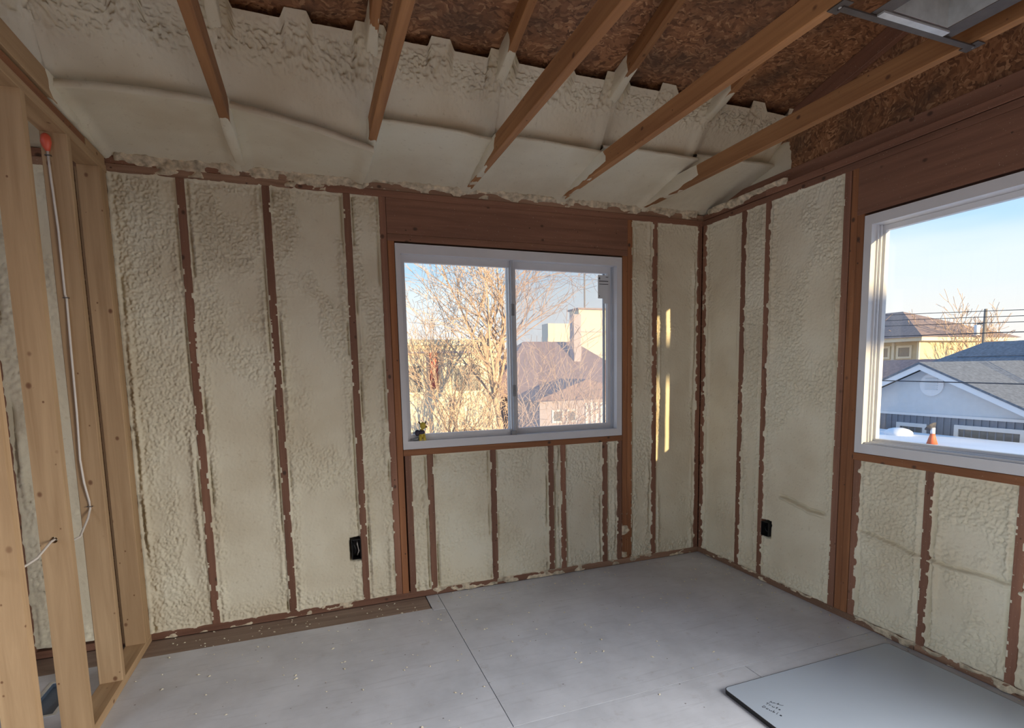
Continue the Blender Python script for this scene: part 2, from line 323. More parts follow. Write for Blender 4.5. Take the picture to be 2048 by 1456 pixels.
# ------------------------------------------------------------------ spray foam
def foam_field(u0, u1, v0, v1, seed, step=0.005, rough_bias=0.0, recess=0.016, sides=(True, True), pits=(), over=0.008, amp=1.0, crease=()):
    """height field of one filled bay; 0 is the stud face, positive swells into the room"""
    U0, U1 = u0 - over, u1 + over
    nu = max(8, int((U1 - U0) / step) + 1); nv = max(8, int((v1 - v0 + 2 * over) / step) + 1)
    u = np.linspace(U0, U1, nu); v = np.linspace(v0 - over, v1 + over, nv); U, V = np.meshgrid(u, v, indexing='ij')
    h = -recess + 0.016 * (fbm(U * 2.3, V * 1.6, seed, 2) - 0.5)
    dl, dr = U - u0, u1 - U; db, dt = V - v0, v1 - V; ds = np.minimum(dl, dr)
    patch = sstep(0.53, 0.66, fbm(U * 4.0, V * 2.4, seed + 5, 3) + rough_bias)
    edge = np.maximum(sstep(0.075, 0.02, ds) * sstep(0.35, 0.6, fbm(U * 0 + seed, V * 3.0, seed + 9, 2) + 0.12), sstep(0.12, 0.04, db)); edge = np.maximum(edge, 0.7 * sstep(0.08, 0.02, dt))
    rough = np.clip(0.13 + 0.95 * np.maximum(patch, edge), 0, 1)
    wu = U + 0.012 * (vn(U * 40, V * 25, seed + 3) - 0.5)
    worm = 1 - np.abs(2 * vn(wu * 125, V * 85, seed + 1) - 1); worm2 = 1 - np.abs(2 * vn(U * 88 + 7, V * 118, seed + 2) - 1)
    grain = 0.6 * worm + 0.4 * worm2 + 0.5 * vn(U * 160, V * 150, seed + 4)
    h = h + amp * rough * 0.018 * (grain - 0.55) + 0.0025 * (fbm(U * 14, V * 9, seed + 6, 2) - 0.5)
    rag = fbm(V * 30, U * 0 + seed * 3.1, seed + 7, 3)
    for d, on in ((dl, sides[0]), (dr, sides[1])):
        if not on: continue
        dd = np.abs(d - 0.006)
        gro = vn(V * 5, U * 0 + (3 if d is dl else 8), seed + 11)
        h = h - 0.022 * np.exp(-((d - 0.010) / 0.007) ** 2) * sstep(0.45, 0.7, gro)      # shrinkage groove here and there
        lipn = vn(V * 3.1, U * 0 + (13 if d is dl else 5), seed + 41); h = h + 0.013 * np.exp(-((d - 0.024) / 0.010) ** 2) * sstep(0.35, 0.75, lipn) * (0.6 + 0.8 * vn(V * 34, U * 60, seed + 43))
        k = sstep(0.010, 0.0, d); h = h * (1 - k) + k * (-0.006 + 0.026 * (rag - 0.43))       # ragged skin lapping the stud
    ragh = fbm(U * 26, V * 0 + seed * 1.7, seed + 8, 3)
    for d in (db, dt):
        k = sstep(0.010, 0.0, d); h = h * (1 - k) + k * (-0.007 + 0.020 * (ragh - 0.42))
    for (a, b_, c, d_, depth) in pits:
        inside = sstep(-0.006, 0.004, np.minimum(np.minimum(U - a, b_ - U), np.minimum(V - c, d_ - V)) + 0.006 * (vn(U * 60, V * 60, seed + 21) - 0.5)); h = h * (1 - inside) - depth * inside
    for (a, c, b_, d_, s) in crease:      # a raised split running from (a, c) to (b_, d_)
        L = math.hypot(b_ - a, d_ - c); tx, ty = (b_ - a) / L, (d_ - c) / L; q = (U - a) * tx + (V - c) * ty; w = -(U - a) * ty + (V - c) * tx + 0.05 * (fbm(q * 7, q * 0, seed + 31, 3) - 0.5)
        k = sstep(-0.02, 0.03, q) * sstep(L + 0.02, L - 0.03, q); h = h + s * k * (np.exp(-(w / 0.009) ** 2) - 1.3 * np.exp(-((w - 0.014) / 0.007) ** 2))
    return U, V, h, nu, nv
def foam_panel(parent, plane, *a, **k):
    U, V, h, nu, nv = foam_field(*a, **k)
    if plane == 'back': P = np.stack([U, -h, V], -1).reshape(-1, 3); F = grid_faces(nu, nv)
    else: P = np.stack([-h, -U, V], -1).reshape(-1, 3); F = grid_faces(nu, nv)   # 'right': u = -y
    F = F if plane == 'back' else F
    c = P.mean(0); P = P - c
    return mesh_obj('foam_panel', P, F, M['foam'], parent, tuple(c), True)

# ------------------------------------------------------------------ the shell
ZS, ZP = 2.39, 2.467           # top of studs, top of plates
Y_END, X_END = -6.4, -5.4      # the room goes on behind the camera and beyond the stud partition
def sheet_with_hole(name, plane, u0, u1, z0, z1, hole, t0, t1, mat):
    b = MB(); rects = [(u0, u1, z0, z1)] if hole is None else [(u0, hole[0], z0, z1), (hole[1], u1, z0, z1), (hole[0], hole[1], z0, hole[2]), (hole[0], hole[1], hole[3], z1)]
    for (a, c, d, e) in rects:
        if plane == 'x': b.box((t0, t1), (a, c), (d, e))
        else: b.box((a, c), (t0, t1), (d, e))
    o = b.build(name, mat); return tag(o, kind='structure')
WB = (-2.174, -0.667, 0.932, 2.138)       # back window opening  x0 x1 z0 z1
WR = (-2.775, -1.262, 0.932, 2.138)       # right window opening y0 y1 z0 z1
wall_back = sheet_with_hole('wall_back', 'y', X_END, 0.16, -0.05, 2.60, WB, 0.14, 0.152, M['osb'])
def right_sheet():
    b = MB()
    for (a, c, d, e) in ((WR[1], 0.152, -0.05, 2.5), (WR[0], WR[1], -0.05, WR[2]), (WR[0], WR[1], WR[3], 2.5), (-2.98, WR[0], -0.05, 2.5), (-4.58, -2.98, -0.05, 0.52), (-4.58, -2.98, 2.04, 2.5), (Y_END, -4.58, -0.05, 2.5)): b.box((0.14, 0.152), (a, c), (d, e))
    return tag(b.build('wall_right', M['osb']), kind='structure')
wall_right = right_sheet()     # one window; second opening, behind the camera, is added for a fill lamp
wall_rear = sheet_with_hole('wall_rear', 'y', X_END, 0.78, 0.0, 3.45, None, Y_END - 0.1, Y_END, M['osb'])  # unseen rear wall, widened past the right wall to block low sun
wall_side = sheet_with_hole('wall_side', 'x', Y_END, 0.14, 0.0, 2.60, (-5.95, -2.65, 0.15, 2.15), X_END - 0.1, X_END, M['osb'])  # unseen wall; its opening is added for the side fill lamp

# floor: slab and sub-floor sheets with open joints
floor = tag(MB().box((X_END, 0.14), (Y_END, 0.14), (-0.25, -0.018)).build('floor', M['strip']), kind='structure')
g = 0.0018
def sheet(x, y, mat='floor', name='floor_panel', z=0.0):
    return MB().box((x[0] + g, x[1] - g), (y[0] + g, y[1] - g), (-0.018, z)).build(name, M[mat], floor)
sheet((-2.0, 0.13), (-1.41, 0.0)); sheet((-2.075, -2.0), (-0.225, 0.0))
sheet((-4.44, -2.0), (-1.41, -0.225)) if False else None
VH = (-3.853, -3.750, -0.59, -0.30)        # register opening x0 x1 y0 y1 cut in the floor beyond the partition
fb = MB()
for (x, y) in (((-4.44, VH[0]), (-1.41, -0.195)), ((VH[1], -2.075), (-1.41, -0.195)), ((VH[0], VH[1]), (-1.41, VH[2])), ((VH[0], VH[1]), (VH[3], -0.195)), ((-2.075, -2.0), (-1.41, -0.225))):
    fb.box((x[0], x[1] - (g if x[1] > -2.01 else 0)), (y[0] + (g if y[0] < -1.4 else 0), y[1] - (g if y[1] > -0.23 else 0)), (-0.018, 0.0))
fb.build('floor_panel', M['floor'], floor)
sheet((-4.44, -2.078), (-0.195, 0.0), 'strip', 'floor_strip', -0.001)
sheet((X_END, -4.44), (-1.41, 0.0))
for (x, y) in (((-0.85, 0.13), (-2.63, -1.41)), ((-3.29, -0.85), (-2.63, -1.41)), ((X_END, -3.29), (-2.63, -1.41)), ((-2.0, 0.13), (-3.85, -2.63)), ((-4.44, -2.0), (-3.85, -2.63)), ((X_END, -4.44), (-3.85, -2.63)), ((-0.85, 0.13), (Y_END, -3.85)), ((-3.29, -0.85), (Y_END, -3.85)), ((X_END, -3.29), (Y_END, -3.85))):
    sheet(x, y, 'floor' if y[0] > -2.7 else 'strip')  # unseen rear sheets made dark to cut light bounced onto the ceiling

# back wall framing
W2 = 0.019
D = 0.138
def vstud(parent, axis, c, z0, z1, mat, name='stud', w=W2, y0=0.0, d=D):
    if axis == 'back': return blk(name, (c - w, c + w), (y0, y0 + d), (z0, z1), M[mat], parent)
    return blk(name, (y0, y0 + d), (c - w, c + w), (z0, z1), M[mat], parent)
blk('bottom_plate', (X_END, -1.30), (0.0, D), (0.0, 0.038), M['red_wood'], wall_back)
blk('bottom_plate', (-1.297, 0.0), (-0.001, D), (0.0, 0.038), M['plate_wood'], wall_back)
blk('top_plate', (X_END, -2.72), (0.0, D), (ZS, 2.428), M['plate_wood'], wall_back)
blk('top_plate', (-2.718, 0.135), (0.0, D), (ZS, 2.428), M['red_wood'], wall_back)
blk('top_plate', (X_END, -3.02), (0.004, D), (2.4285, ZP), M['red_wood'], wall_back)
blk('top_plate', (-3.017, 0.135), (0.003, D), (2.4285, ZP), M['plate_wood'], wall_back)
for c in (-0.398, -2.427, -2.836, -3.228, -4.04, -4.446, -4.85): vstud(wall_back, 'back', c, 0.0385, ZS, 'red_wood')
vstud(wall_back, 'back', -2.2345, 0.0385, ZS, 'red_wood'); vstud(wall_back, 'back', -2.1945, 0.0385, 2.150, 'post_wood')
vstud(wall_back, 'back', -0.6005, 0.0385, ZS, 'post_wood'); vstud(wall_back, 'back', -0.6395, 0.0385, 2.150, 'post_wood')
blk('header', (-2.214, -0.6205), (0.0, 0.13), (2.190, ZS), M['red_wood'], wall_back)
blk('header_plate', (-2.214, -0.6205), (-0.001, 0.13), (2.1505, 2.1895), M['red_wood'], wall_back)
blk('sill_plate', (-2.174, -0.660), (-0.002, D), (0.892, 0.930), M['post_wood'], wall_back)
for c in (-2.148, -2.015, -1.610, -1.206, -1.117, -0.797, -0.681): vstud(wall_back, 'back', c, 0.0385, 0.892, 'red_wood', 'cripple_stud')
vstud(wall_back, 'back', -0.0205, 0.0385, ZS, 'red_wood', 'corner_stud')
# right wall framing (u = -y)
blk('bottom_plate', (0.0, D), (-1.62, -0.001), (0.0, 0.038), M['plate_wood'], wall_right)
blk('bottom_plate', (0.002, D), (Y_END, -1.623), (0.0, 0.038), M['plate_wood'], wall_right)
blk('top_plate', (0.0, D), (Y_END, -0.001), (ZS, 2.426), M['red_wood'], wall_right)
blk('top_plate', (0.004, D), (-0.585, -0.001), (2.431, ZP), M['red_wood'], wall_right)
blk('top_plate', (0.0, D), (Y_END, -0.588), (2.429, ZP), M['red_wood'], wall_right)
vstud(wall_right, 'right', -0.021, 0.0385, ZS, 'red_wood', 'corner_stud')
for c in (-0.404, -0.608, -2.955, -4.60, -5.0): vstud(wall_right, 'right', c, 0.0385, ZS, 'red_wood')
vstud(wall_right, 'right', -1.150, 0.0385, ZS, 'red_wood'); vstud(wall_right, 'right', -1.193, 0.0385, ZS, 'post_wood', y0=0.002); vstud(wall_right, 'right', -1.2335, 0.0385, 2.152, 'post_wood')
blk('header', (-0.001, 0.13), (-2.825, -1.213), (2.1525, ZS), M['red_wood'], wall_right)
blk('sill_plate', (-0.003, D), (-2.80, -1.254), (0.890, 0.929), M['post_wood'], wall_right)
for c in (-1.276, -1.645, -2.014, -2.42, -2.76): vstud(wall_right, 'right', c, 0.0385, 0.890, 'red_wood', 'cripple_stud')
vstud(wall_right, 'right', -2.803, 0.0385, 2.152, 'post_wood'); vstud(wall_right, 'right', -2.845, 0.0385, ZS, 'red_wood')

# foam in every bay of the back wall
def bays(parent, plane, edges, z0, z1, seed, **k):
    for i, (a, b) in enumerate(edges): foam_panel(parent, plane, a, b, z0, z1, seed + i * 7, **k)
foam_panel(wall_back, 'back', -3.530, -3.247, 0.040, 2.388, 3, rough_bias=0.05)
foam_panel(wall_back, 'back', -3.209, -2.855, 0.040, 2.388, 10, rough_bias=-0.06)
foam_panel(wall_back, 'back', -2.817, -2.446, 0.040, 2.388, 17, rough_bias=-0.05, pits=((-2.506, -2.446, 0.288, 0.425, 0.07),))
foam_panel(wall_back, 'back', -2.408, -2.2535, 0.040, 2.388, 24, rough_bias=0.12)
bays(wall_back, 'back', [(-2.129, -2.034), (-1.996, -1.629), (-1.591, -1.225), (-1.187, -1.136), (-1.098, -0.816), (-0.778, -0.700)], 0.040, 0.890, 31, rough_bias=0.10)
foam_panel(wall_back, 'back', -0.5815, -0.417, 0.040, 2.388, 80, rough_bias=-0.03)
foam_panel(wall_back, 'back', -0.379, -0.0395, 0.040, 2.388, 87, rough_bias=-0.22, amp=0.7)
bays(wall_back, 'back', [(-4.021, -3.735), (-4.427, -4.059), (-4.83, -4.465)], 0.060, 2.388, 101, rough_bias=0.12, step=0.008)
# and of the right wall
foam_panel(wall_right, 'right', 0.040, 0.385, 0.040, 2.388, 120, rough_bias=-0.20, amp=0.6)
foam_panel(wall_right, 'right', 0.423, 0.589, 0.040, 2.388, 127, rough_bias=0.03)
foam_panel(wall_right, 'right', 0.627, 1.131, 0.040, 2.388, 134, rough_bias=-0.02, pits=((0.627, 0.694, 0.300, 0.405, 0.07),), crease=((0.76, 0.585, 1.08, 0.535, 0.020),))
bays(wall_right, 'right', [(1.295, 1.626), (1.664, 1.995), (2.033, 2.401), (2.439, 2.741)], 0.040, 0.888, 150, rough_bias=0.12, crease=((1.3, 0.50, 2.4, 0.40, 0.012),))
bays(wall_right, 'right', [(2.864, 2.935)], 0.040, 2.388, 170, step=0.02)
# foam that crept over the plates, left in ragged patches
def overspill(parent, plane, u0, u1, v0, v1, seed, bias, push=0.004):
    nu = int((u1 - u0) / 0.009) + 1; nv = int((v1 - v0) / 0.007) + 1
    U, V = np.meshgrid(np.linspace(u0, u1, nu), np.linspace(v0, v1, nv), indexing='ij')
    n = fbm(U * 14, V * 30, seed, 4); top = sstep(v0, v1, V)
    h = push + 0.055 * (n - 0.60 + bias * (top - 0.35)); h = np.clip(h, -0.012, 0.018) + 0.003 * vn(U * 120, V * 120, seed + 2)
    k = np.minimum(np.minimum(U - u0, u1 - U), np.minimum(V - v0 + 0.004, v1 - V + 0.012)); h = np.where(k < 0.004, np.minimum(h, -0.004), h)
    P = np.stack([U, -h, V] if plane == 'back' else [-h, -U, V], -1).reshape(-1, 3); c = P.mean(0)
    return mesh_obj('foam_overspill', P - c, grid_faces(nu, nv), M['old_foam'], parent, tuple(c), True)
overspill(wall_back, 'back', -3.50, -2.30, 2.395, 2.485, 201, 0.35)
overspill(wall_back, 'back', -2.30, -0.05, 2.432, 2.488, 207, 0.45)
overspill(wall_back, 'back', -3.50, -2.1, 0.004, 0.042, 213, -0.1, -0.006)
overspill(wall_back, 'back', -2.1, -0.06, 0.004, 0.044, 219, -0.05, 0.001)
overspill(wall_right, 'right', 0.05, 1.1, 0.004, 0.042, 225, 0.1, -0.004)
overspill(wall_right, 'right', 1.3, 2.4, 0.004, 0.044, 231, 0.2, 0.0)
overspill(wall_right, 'right', 0.05, 0.75, 2.44, 2.488, 237, 0.5)
overspill(wall_right, 'right', 0.004, 0.036, 0.05, 2.38, 241, 0.0, -0.006)
overspill(wall_back, 'back', -0.665, -0.585, 0.05, 0.62, 243, -0.5, -0.004)

# ------------------------------------------------------------------ windows
def ring(b, u0, u1, v0, v1, wl, wr, wb, wt, d0, d1, plane):
    """mitred frame ring built as four bars with joints; d0..d1 is its depth (positive goes outdoors)"""
    def bar(uv):
        if plane == 'y': b.prism([(u, d0, v) for u, v in uv], (0, d1 - d0, 0))
        else: b.prism([(d0, u, v) for u, v in uv], (d1 - d0, 0, 0))
    i0, i1, j0, j1 = u0 + wl, u1 - wr, v0 + wb, v1 - wt
    bar([(u0, v0), (u1, v0), (i1, j0), (i0, j0)]); bar([(u1, v0), (u1, v1), (i1, j1), (i1, j0)])
    bar([(u1, v1), (u0, v1), (i0, j1), (i1, j1)]); bar([(u0, v1), (u0, v0), (i0, j0), (i0, j1)])
def pane(name, plane, u, v, d, parent, mat='glass', t=0.004):
    b = MB()
    if plane == 'y': b.box(u, (d, d + t), v)
    else: b.box((d, d + t), u, v)
    return b.build(name, M[mat], parent)
w = MB(); ring(w, WB[0], WB[1], WB[2], WB[3], 0.030, 0.040, 0.048, 0.056, -0.006, 0.13, 'y')
win1 = tag(w.build('window_1', M['vinyl']), 'white vinyl sliding window in the back wall', kind='structure')
x0, x1, z0, z1 = WB[0] + 0.030, WB[1] - 0.040, WB[2] + 0.048, WB[3] - 0.056
w = MB(); ring(w, x0, -1.447, z0, z1, 0.026, 0.022, 0.036, 0.042, 0.030, 0.058, 'y'); sash = w.build('sash', M['vinyl'], win1)
pane('pane', 'y', (x0 + 0.02, -1.465), (z0 + 0.03, z1 - 0.036), 0.042, sash)
w = MB(); ring(w, -1.472, x1 - 0.012, z0, z1, 0.060, 0.022, 0.036, 0.042, 0.062, 0.090, 'y'); sash2 = w.build('sash', M['vinyl'], win1)
pane('pane', 'y', (-1.42, x1 - 0.03), (z0 + 0.03, z1 - 0.036), 0.074, sash2)
pane('insect_screen', 'y', (-1.42, x1 - 0.045), (z0 + 0.02, z1 - 0.03), 0.108, win1, 'screen', 0.0015)
MB().box((x1 - 0.050, x1 - 0.036), (0.092, 0.106), (z0 + 0.01, z1 - 0.012)).build('screen_frame', M['vinyl_track'], win1)
MB().box((x1 - 0.011, x1 - 0.0005), (0.040, 0.060), (z0 + 0.001, z1 - 0.001)).build('track', M['vinyl_track'], win1)
MB().box((-1.462, -1.447), (0.008, 0.0295), (z0 + 0.001, z1 - 0.001)).build('meeting_strip', M['vinyl_track'], win1)
for zc in (1.775, 1.265):
    b = MB(); b.box((-1.466, -1.446), (-0.002, 0.0078), (zc - 0.036, zc + 0.036)); b.box((-1.461, -1.452), (-0.012, -0.002), (zc - 0.022, zc + 0.004)); b.build('latch', M['latch'], win1)
MB().box((-1.478, -1.445), (0.000, 0.0295), (z0 + 0.0002, z0 + 0.026)).build('track_stop', M['latch'], win1)
st = MB().box((-0.815, -0.7275), (0.0605, 0.0618), (1.872, 2.028)).box((-0.775, -0.738), (0.0605, 0.0618), (1.838, 1.8719)).build('sticker', M['paper'], sash2); tag(st, 'grey paper label with a 4 and printed lines')
pr = MB(); pr.box((-0.804, -0.800), (0.0598, 0.0604), (1.998, 2.016)); pr.box((-0.811, -0.797), (0.0598, 0.0604), (2.001, 2.004)); pr.prism([(-0.811, 0.0598, 2.004), (-0.803, 0.0598, 2.016), (-0.800, 0.0598, 2.016), (-0.808, 0.0598, 2.004)], (0, 0.0006, 0))
pr.box((-0.806, -0.736), (0.0598, 0.0604), (1.985, 1.990)); pr.box((-0.804, -0.736), (0.0598, 0.0604), (1.966, 1.970)); pr.box((-0.755, -0.736), (0.0598, 0.0604), (2.014, 2.017)); pr.box((-0.806, -0.802), (0.0598, 0.0604), (1.884, 1.892))
pr.build('print', M['ink'], st)
# right window
w = MB(); ring(w, WR[0], WR[1], WR[2], WR[3], 0.040, 0.040, 0.048, 0.050, -0.008, 0.105, 'x')
win2 = tag(w.build('window_2', M['vinyl']), 'white vinyl sliding window in the wall on the right', kind='structure')
y0, y1, z0, z1 = WR[0] + 0.040, WR[1] - 0.040, WR[2] + 0.048, WR[3] - 0.050
w = MB(); ring(w, -2.055, y1 - 0.001, z0 + 0.001, z1 - 0.001, 0.050, 0.018, 0.024, 0.026, 0.068, 0.095, 'x'); s = w.build('sash', M['vinyl'], win2); pane('pane', 'x', (-2.02, y1 - 0.012), (z0 + 0.016, z1 - 0.018), 0.080, s)
w = MB(); ring(w, y0 + 0.001, -2.00, z0 + 0.001, z1 - 0.001, 0.030, 0.050, 0.028, 0.030, 0.036, 0.064, 'x'); s = w.build('sash', M['vinyl'], win2); pane('pane', 'x', (y0 + 0.02, -2.03), (z0 + 0.02, z1 - 0.02), 0.048, s)
MB().box((0.010, 0.020), (-2.0, y1), (z0 + 0.0003, z0 + 0.010)).build('track', M['vinyl'], win2)
MB().box((0.040, 0.047), (-2.0, y1), (z0 + 0.0003, z0 + 0.014)).build('track', M['vinyl'], win2)
MB().box((0.028, 0.034), (y1 - 0.009, y1 - 0.0003), (z0 + 0.001, z1 - 0.001)).build('track', M['vinyl'], win2)
MB().box((0.048, 0.056), (y1 - 0.011, y1 - 0.0003), (z0 + 0.001, z1 - 0.001)).build('track', M['vinyl'], win2)

# ------------------------------------------------------------------ roof: sheathing, trusses, eave foam, gable
SL = 0.25
def z_chord(y): return 2.81 + SL * (-y - 0.75)             # underside of the top chords
def z_deck(y): return z_chord(y) + 0.0925
RIDGE = -4.75
ce = MB(); ce.prism([(X_END - 0.3, 0.7, z_deck(0.7)), (0.45, 0.7, z_deck(0.7)), (0.45, RIDGE, z_deck(RIDGE)), (X_END - 0.3, RIDGE, z_deck(RIDGE))], (0, 0, 0.015))
ce.prism([(X_END - 0.3, RIDGE, z_deck(RIDGE)), (0.45, RIDGE, z_deck(RIDGE)), (0.45, RIDGE - 2.5, z_deck(RIDGE + 2.5)), (X_END - 0.3, RIDGE - 2.5, z_deck(RIDGE + 2.5))], (0, 0, 0.015))
ceiling = tag(ce.build('ceiling', M['osb']), kind='structure')
wall_gable = MB(); wall_gable.prism([(0.098, 0.14, 2.467), (0.098, RIDGE - 1.7, 2.467), (0.098, RIDGE - 1.7, z_deck(RIDGE + 1.7) - 0.002), (0.098, RIDGE, z_deck(RIDGE) - 0.002), (0.098, 0.14, z_deck(0.14) - 0.002)], (0.012, 0, 0))
wall_gable = tag(wall_gable.build('wall_gable', M['osb']), kind='structure')
lumber('bottom_chord', (0.078, 0.1, ZP + 0.0455), (0.078, RIDGE, ZP + 0.0455), 0.038, 0.089, M['red_wood'], wall_gable)
lumber('top_chord', (0.078, 0.4, z_chord(0.4) + 0.046), (0.078, RIDGE, z_chord(RIDGE) + 0.046), 0.038, 0.088, M['red_wood'], wall_gable)
TX = [-0.500, -1.118, -1.733, -2.338, -2.945, -3.552]
TL = ['amber wooden roof truss nearest the window wall, carrying one end of the recessed light', 'amber wooden roof truss that carries the other end of the recessed light',
      'amber wooden roof truss ending above the middle of the back window', 'amber wooden roof truss that meets the wall above the window’s far jamb', 'amber wooden roof truss with foam-coated heel nearest the stud partition',
      'pale roof truss lying on top of the stud partition']
TL[3] = 'amber wooden roof truss with foam-coated heel, second from the stud partition'
def sleeve(parent, x, ya, yb, zfun, seed, cover, w=0.019, hgt=0.089):
    """foam sprayed on the sides and underside of a chord"""
    n = int(abs(yb - ya) / 0.012) + 1; prof = [(-w, hgt), (-w, hgt * 0.66), (-w, hgt * 0.33), (-w, 0.004), (-w + 0.004, 0.0), (-w * 0.33, 0.0), (w * 0.33, 0.0), (w - 0.004, 0.0), (w, 0.004), (w, hgt * 0.33), (w, hgt * 0.66), (w, hgt)]
    nor = [(-1, 0), (-1, 0), (-1, 0), (-0.7, -0.7), (-0.7, -0.7), (0, -1), (0, -1), (0.7, -0.7), (0.7, -0.7), (1, 0), (1, 0), (1, 0)]
    ys = np.linspace(ya, yb, n); P = []
    for i, y in enumerate(ys):
        t = i / (n - 1)
        for j, ((px, pz), (nx, nz)) in enumerate(zip(prof, nor)):
            bottom = 1.0 if nz < -0.5 else 0.0
            h = 0.010 * (cover(t, bottom)) + 0.010 * (float(fbm(y * 14, j * 0.45, seed, 3)) - 0.5)
            P.append((x + px + nx * h, y, zfun(y) + pz + nz * h))
    k = len(prof); F = [(i * k + j, i * k + j + 1, (i + 1) * k + j + 1, (i + 1) * k + j) for i in range(n - 1) for j in range(k - 1)]
    P = np.array(P); c = P.mean(0)
    return mesh_obj('foam_coat', P - c, F, M['foam'], parent, tuple(c), True)
for i, x in enumerate(TX):
    t = empty('roof_truss', (x, 0.0, ZP)); tag(t, TL[i], 'roof truss', 'roof trusses')
    mt = M['truss'] if i < 5 else M['pine']
    lumber('bottom_chord', (x, 0.12, ZP + 0.0455), (x, RIDGE + 0.05, ZP + 0.0455), 0.038, 0.089, mt, t)
    lumber('top_chord', (x, 0.45, z_chord(0.45) + 0.046), (x, RIDGE + 0.05, z_chord(RIDGE + 0.05) + 0.046), 0.038, 0.088, mt, t)
    full = 0.35 if i < 3 else 1.0; reach = 0.66 if i < 3 else 0.80
    sleeve(t, x, 0.02, -0.62, lambda y: ZP + 0.001, 300 + i * 9, lambda s_, b_, full=full, reach=reach: (0.6 - 0.9 * b_ * (1 - full) - max(0, s_ - reach) * 4.0) if b_ else (0.7 - max(0, s_ - 0.86) * 6.0))
    sleeve(t, x, -0.52, -0.95, z_chord, 340 + i * 9, lambda s_, b_: 0.8 - max(0, s_ - 0.42) * 2.6, hgt=0.088)

# eave foam, one bay after the other: sagging lower board and corrugated vent chute above
kinks = {0: (2.612, 2.622, 0.0), 1: (2.586, 2.593, 0.004), 2: (2.566, 2.556, 0.006), 3: (2.556, 2.538, 0.012), 4: (2.530, 2.415, 0.012), 5: (2.512, 2.524, 0.014)}
edges = [(TX[0], 0.092)] + [(TX[k + 1], TX[k]) for k in range(4)] + [(TX[5] - 0.6, TX[4])]
edges[5] = (TX[5], TX[4]); edges.append((TX[5] - 0.61, TX[5])); kinks[6] = (2.520, 2.530, 0.012)
def wave(s):     # section of the vent chute across a bay, 0 down .. 1 up against the deck
    pts = [(0, 1), (0.09, 1), (0.12, 0), (0.40, 0), (0.43, 1), (0.57, 1), (0.60, 0), (0.86, 0), (0.885, 1), (1, 1)]
    return np.interp(s, [p[0] for p in pts], [p[1] for p in pts])
for b, (xa, xb) in enumerate(edges):
    zl, zr, sag = kinks[b]; seed = 400 + b * 13
    # lower board: y from the plate in to the lip
    nx, ny = 52, 56; S, T = np.meshgrid(np.linspace(0, 1, nx), np.linspace(0, 1, ny), indexing='ij'); X = xa - 0.004 + (xb - xa + 0.008) * S
    zk = zl + (zr - zl) * S + sag * np.sin(S * math.pi) + 0.006 * (fbm(X * 12, X * 0, seed, 3) - 0.5)
    Y = 0.03 - 0.60 * T + 0.008 * (fbm(X * 9, T * 0, seed + 4, 2) - 0.5) * T
    Z = 2.470 + (zk - 2.470) * T ** 0.9 + 0.010 * np.sin(np.pi * T) + 0.004 * (fbm(X * 5, Y * 5, seed + 1, 2) - 0.5)
    rgh = np.maximum(sstep(0.16, 0.03, T), 0.12); Z = Z - rgh * 0.018 * (fbm(X * 55, Y * 55, seed + 2, 2) - 0.35)
    sd = np.minimum(S, 1 - S) * (xb - xa); Z = Z - 0.022 * sstep(0.07, 0.02, sd) * sstep(1.0, 0.55, T)      # fillet where the board meets the chords
    P = np.stack([X, Y, Z], -1)
    lipy = np.stack([P[:, -1, 0], P[:, -1, 1] + 0.004, P[:, -1, 2] + (0.030 if b in (4, 5) else 0.014)], -1)[:, None, :]; lip2 = np.stack([P[:, -1, 0], P[:, -1, 1] + 0.09, P[:, -1, 2] + 0.036], -1)[:, None, :]
    P = np.concatenate([P, lipy, lip2], 1); c = P.reshape(-1, 3).mean(0)
    mesh_obj('foam_board', P.reshape(-1, 3) - c, grid_faces(nx, ny + 2)[:, ::-1], M['foam'], ceiling, tuple(c), True)
    # vent chute
    nx, nt = 140, 64; S, T = np.meshgrid(np.linspace(0, 1, nx), np.linspace(0, 1, nt), indexing='ij'); X = xa - 0.004 + (xb - xa + 0.008) * S
    zb = zl + (zr - zl) * S + 0.03
    ytop = -0.725 + 0.012 * (vn(X * 6, X * 0, seed + 6) - 0.5); Y = -0.495 + (ytop + 0.495) * T ** 0.9
    ztop = z_deck(-0.725) - 0.055
    bow = 0.028 * np.sin(np.pi * np.clip(T * 1.1, 0, 1))
    Z = zb + (ztop - zb) * T + bow
    fade = sstep(0.42, 0.86, T); Z = Z + 0.046 * wave(S) * fade
    rg = sstep(0.34, 0.58, T) * sstep(0.99, 0.80, T) * (0.5 + fbm(X * 7, T * 5, seed + 8, 2)) + 0.10
    Y = Y - rg * 0.028 * ((1 - np.abs(2 * vn(X * 62, T * 26, seed + 9) - 1)) * 0.6 + 0.5 * vn(X * 110, T * 44, seed + 12) - 0.5)
    sd = np.minimum(S, 1 - S) * (xb - xa); Y = Y - 0.016 * sstep(0.06, 0.018, sd) * sstep(1.0, 0.7, T)
    P = np.stack([X, Y, Z], -1); c = P.reshape(-1, 3).mean(0)
    mesh_obj('foam_vent_chute', P.reshape(-1, 3) - c, grid_faces(nx, nt)[:, ::-1], M['foam'], ceiling, tuple(c), True)
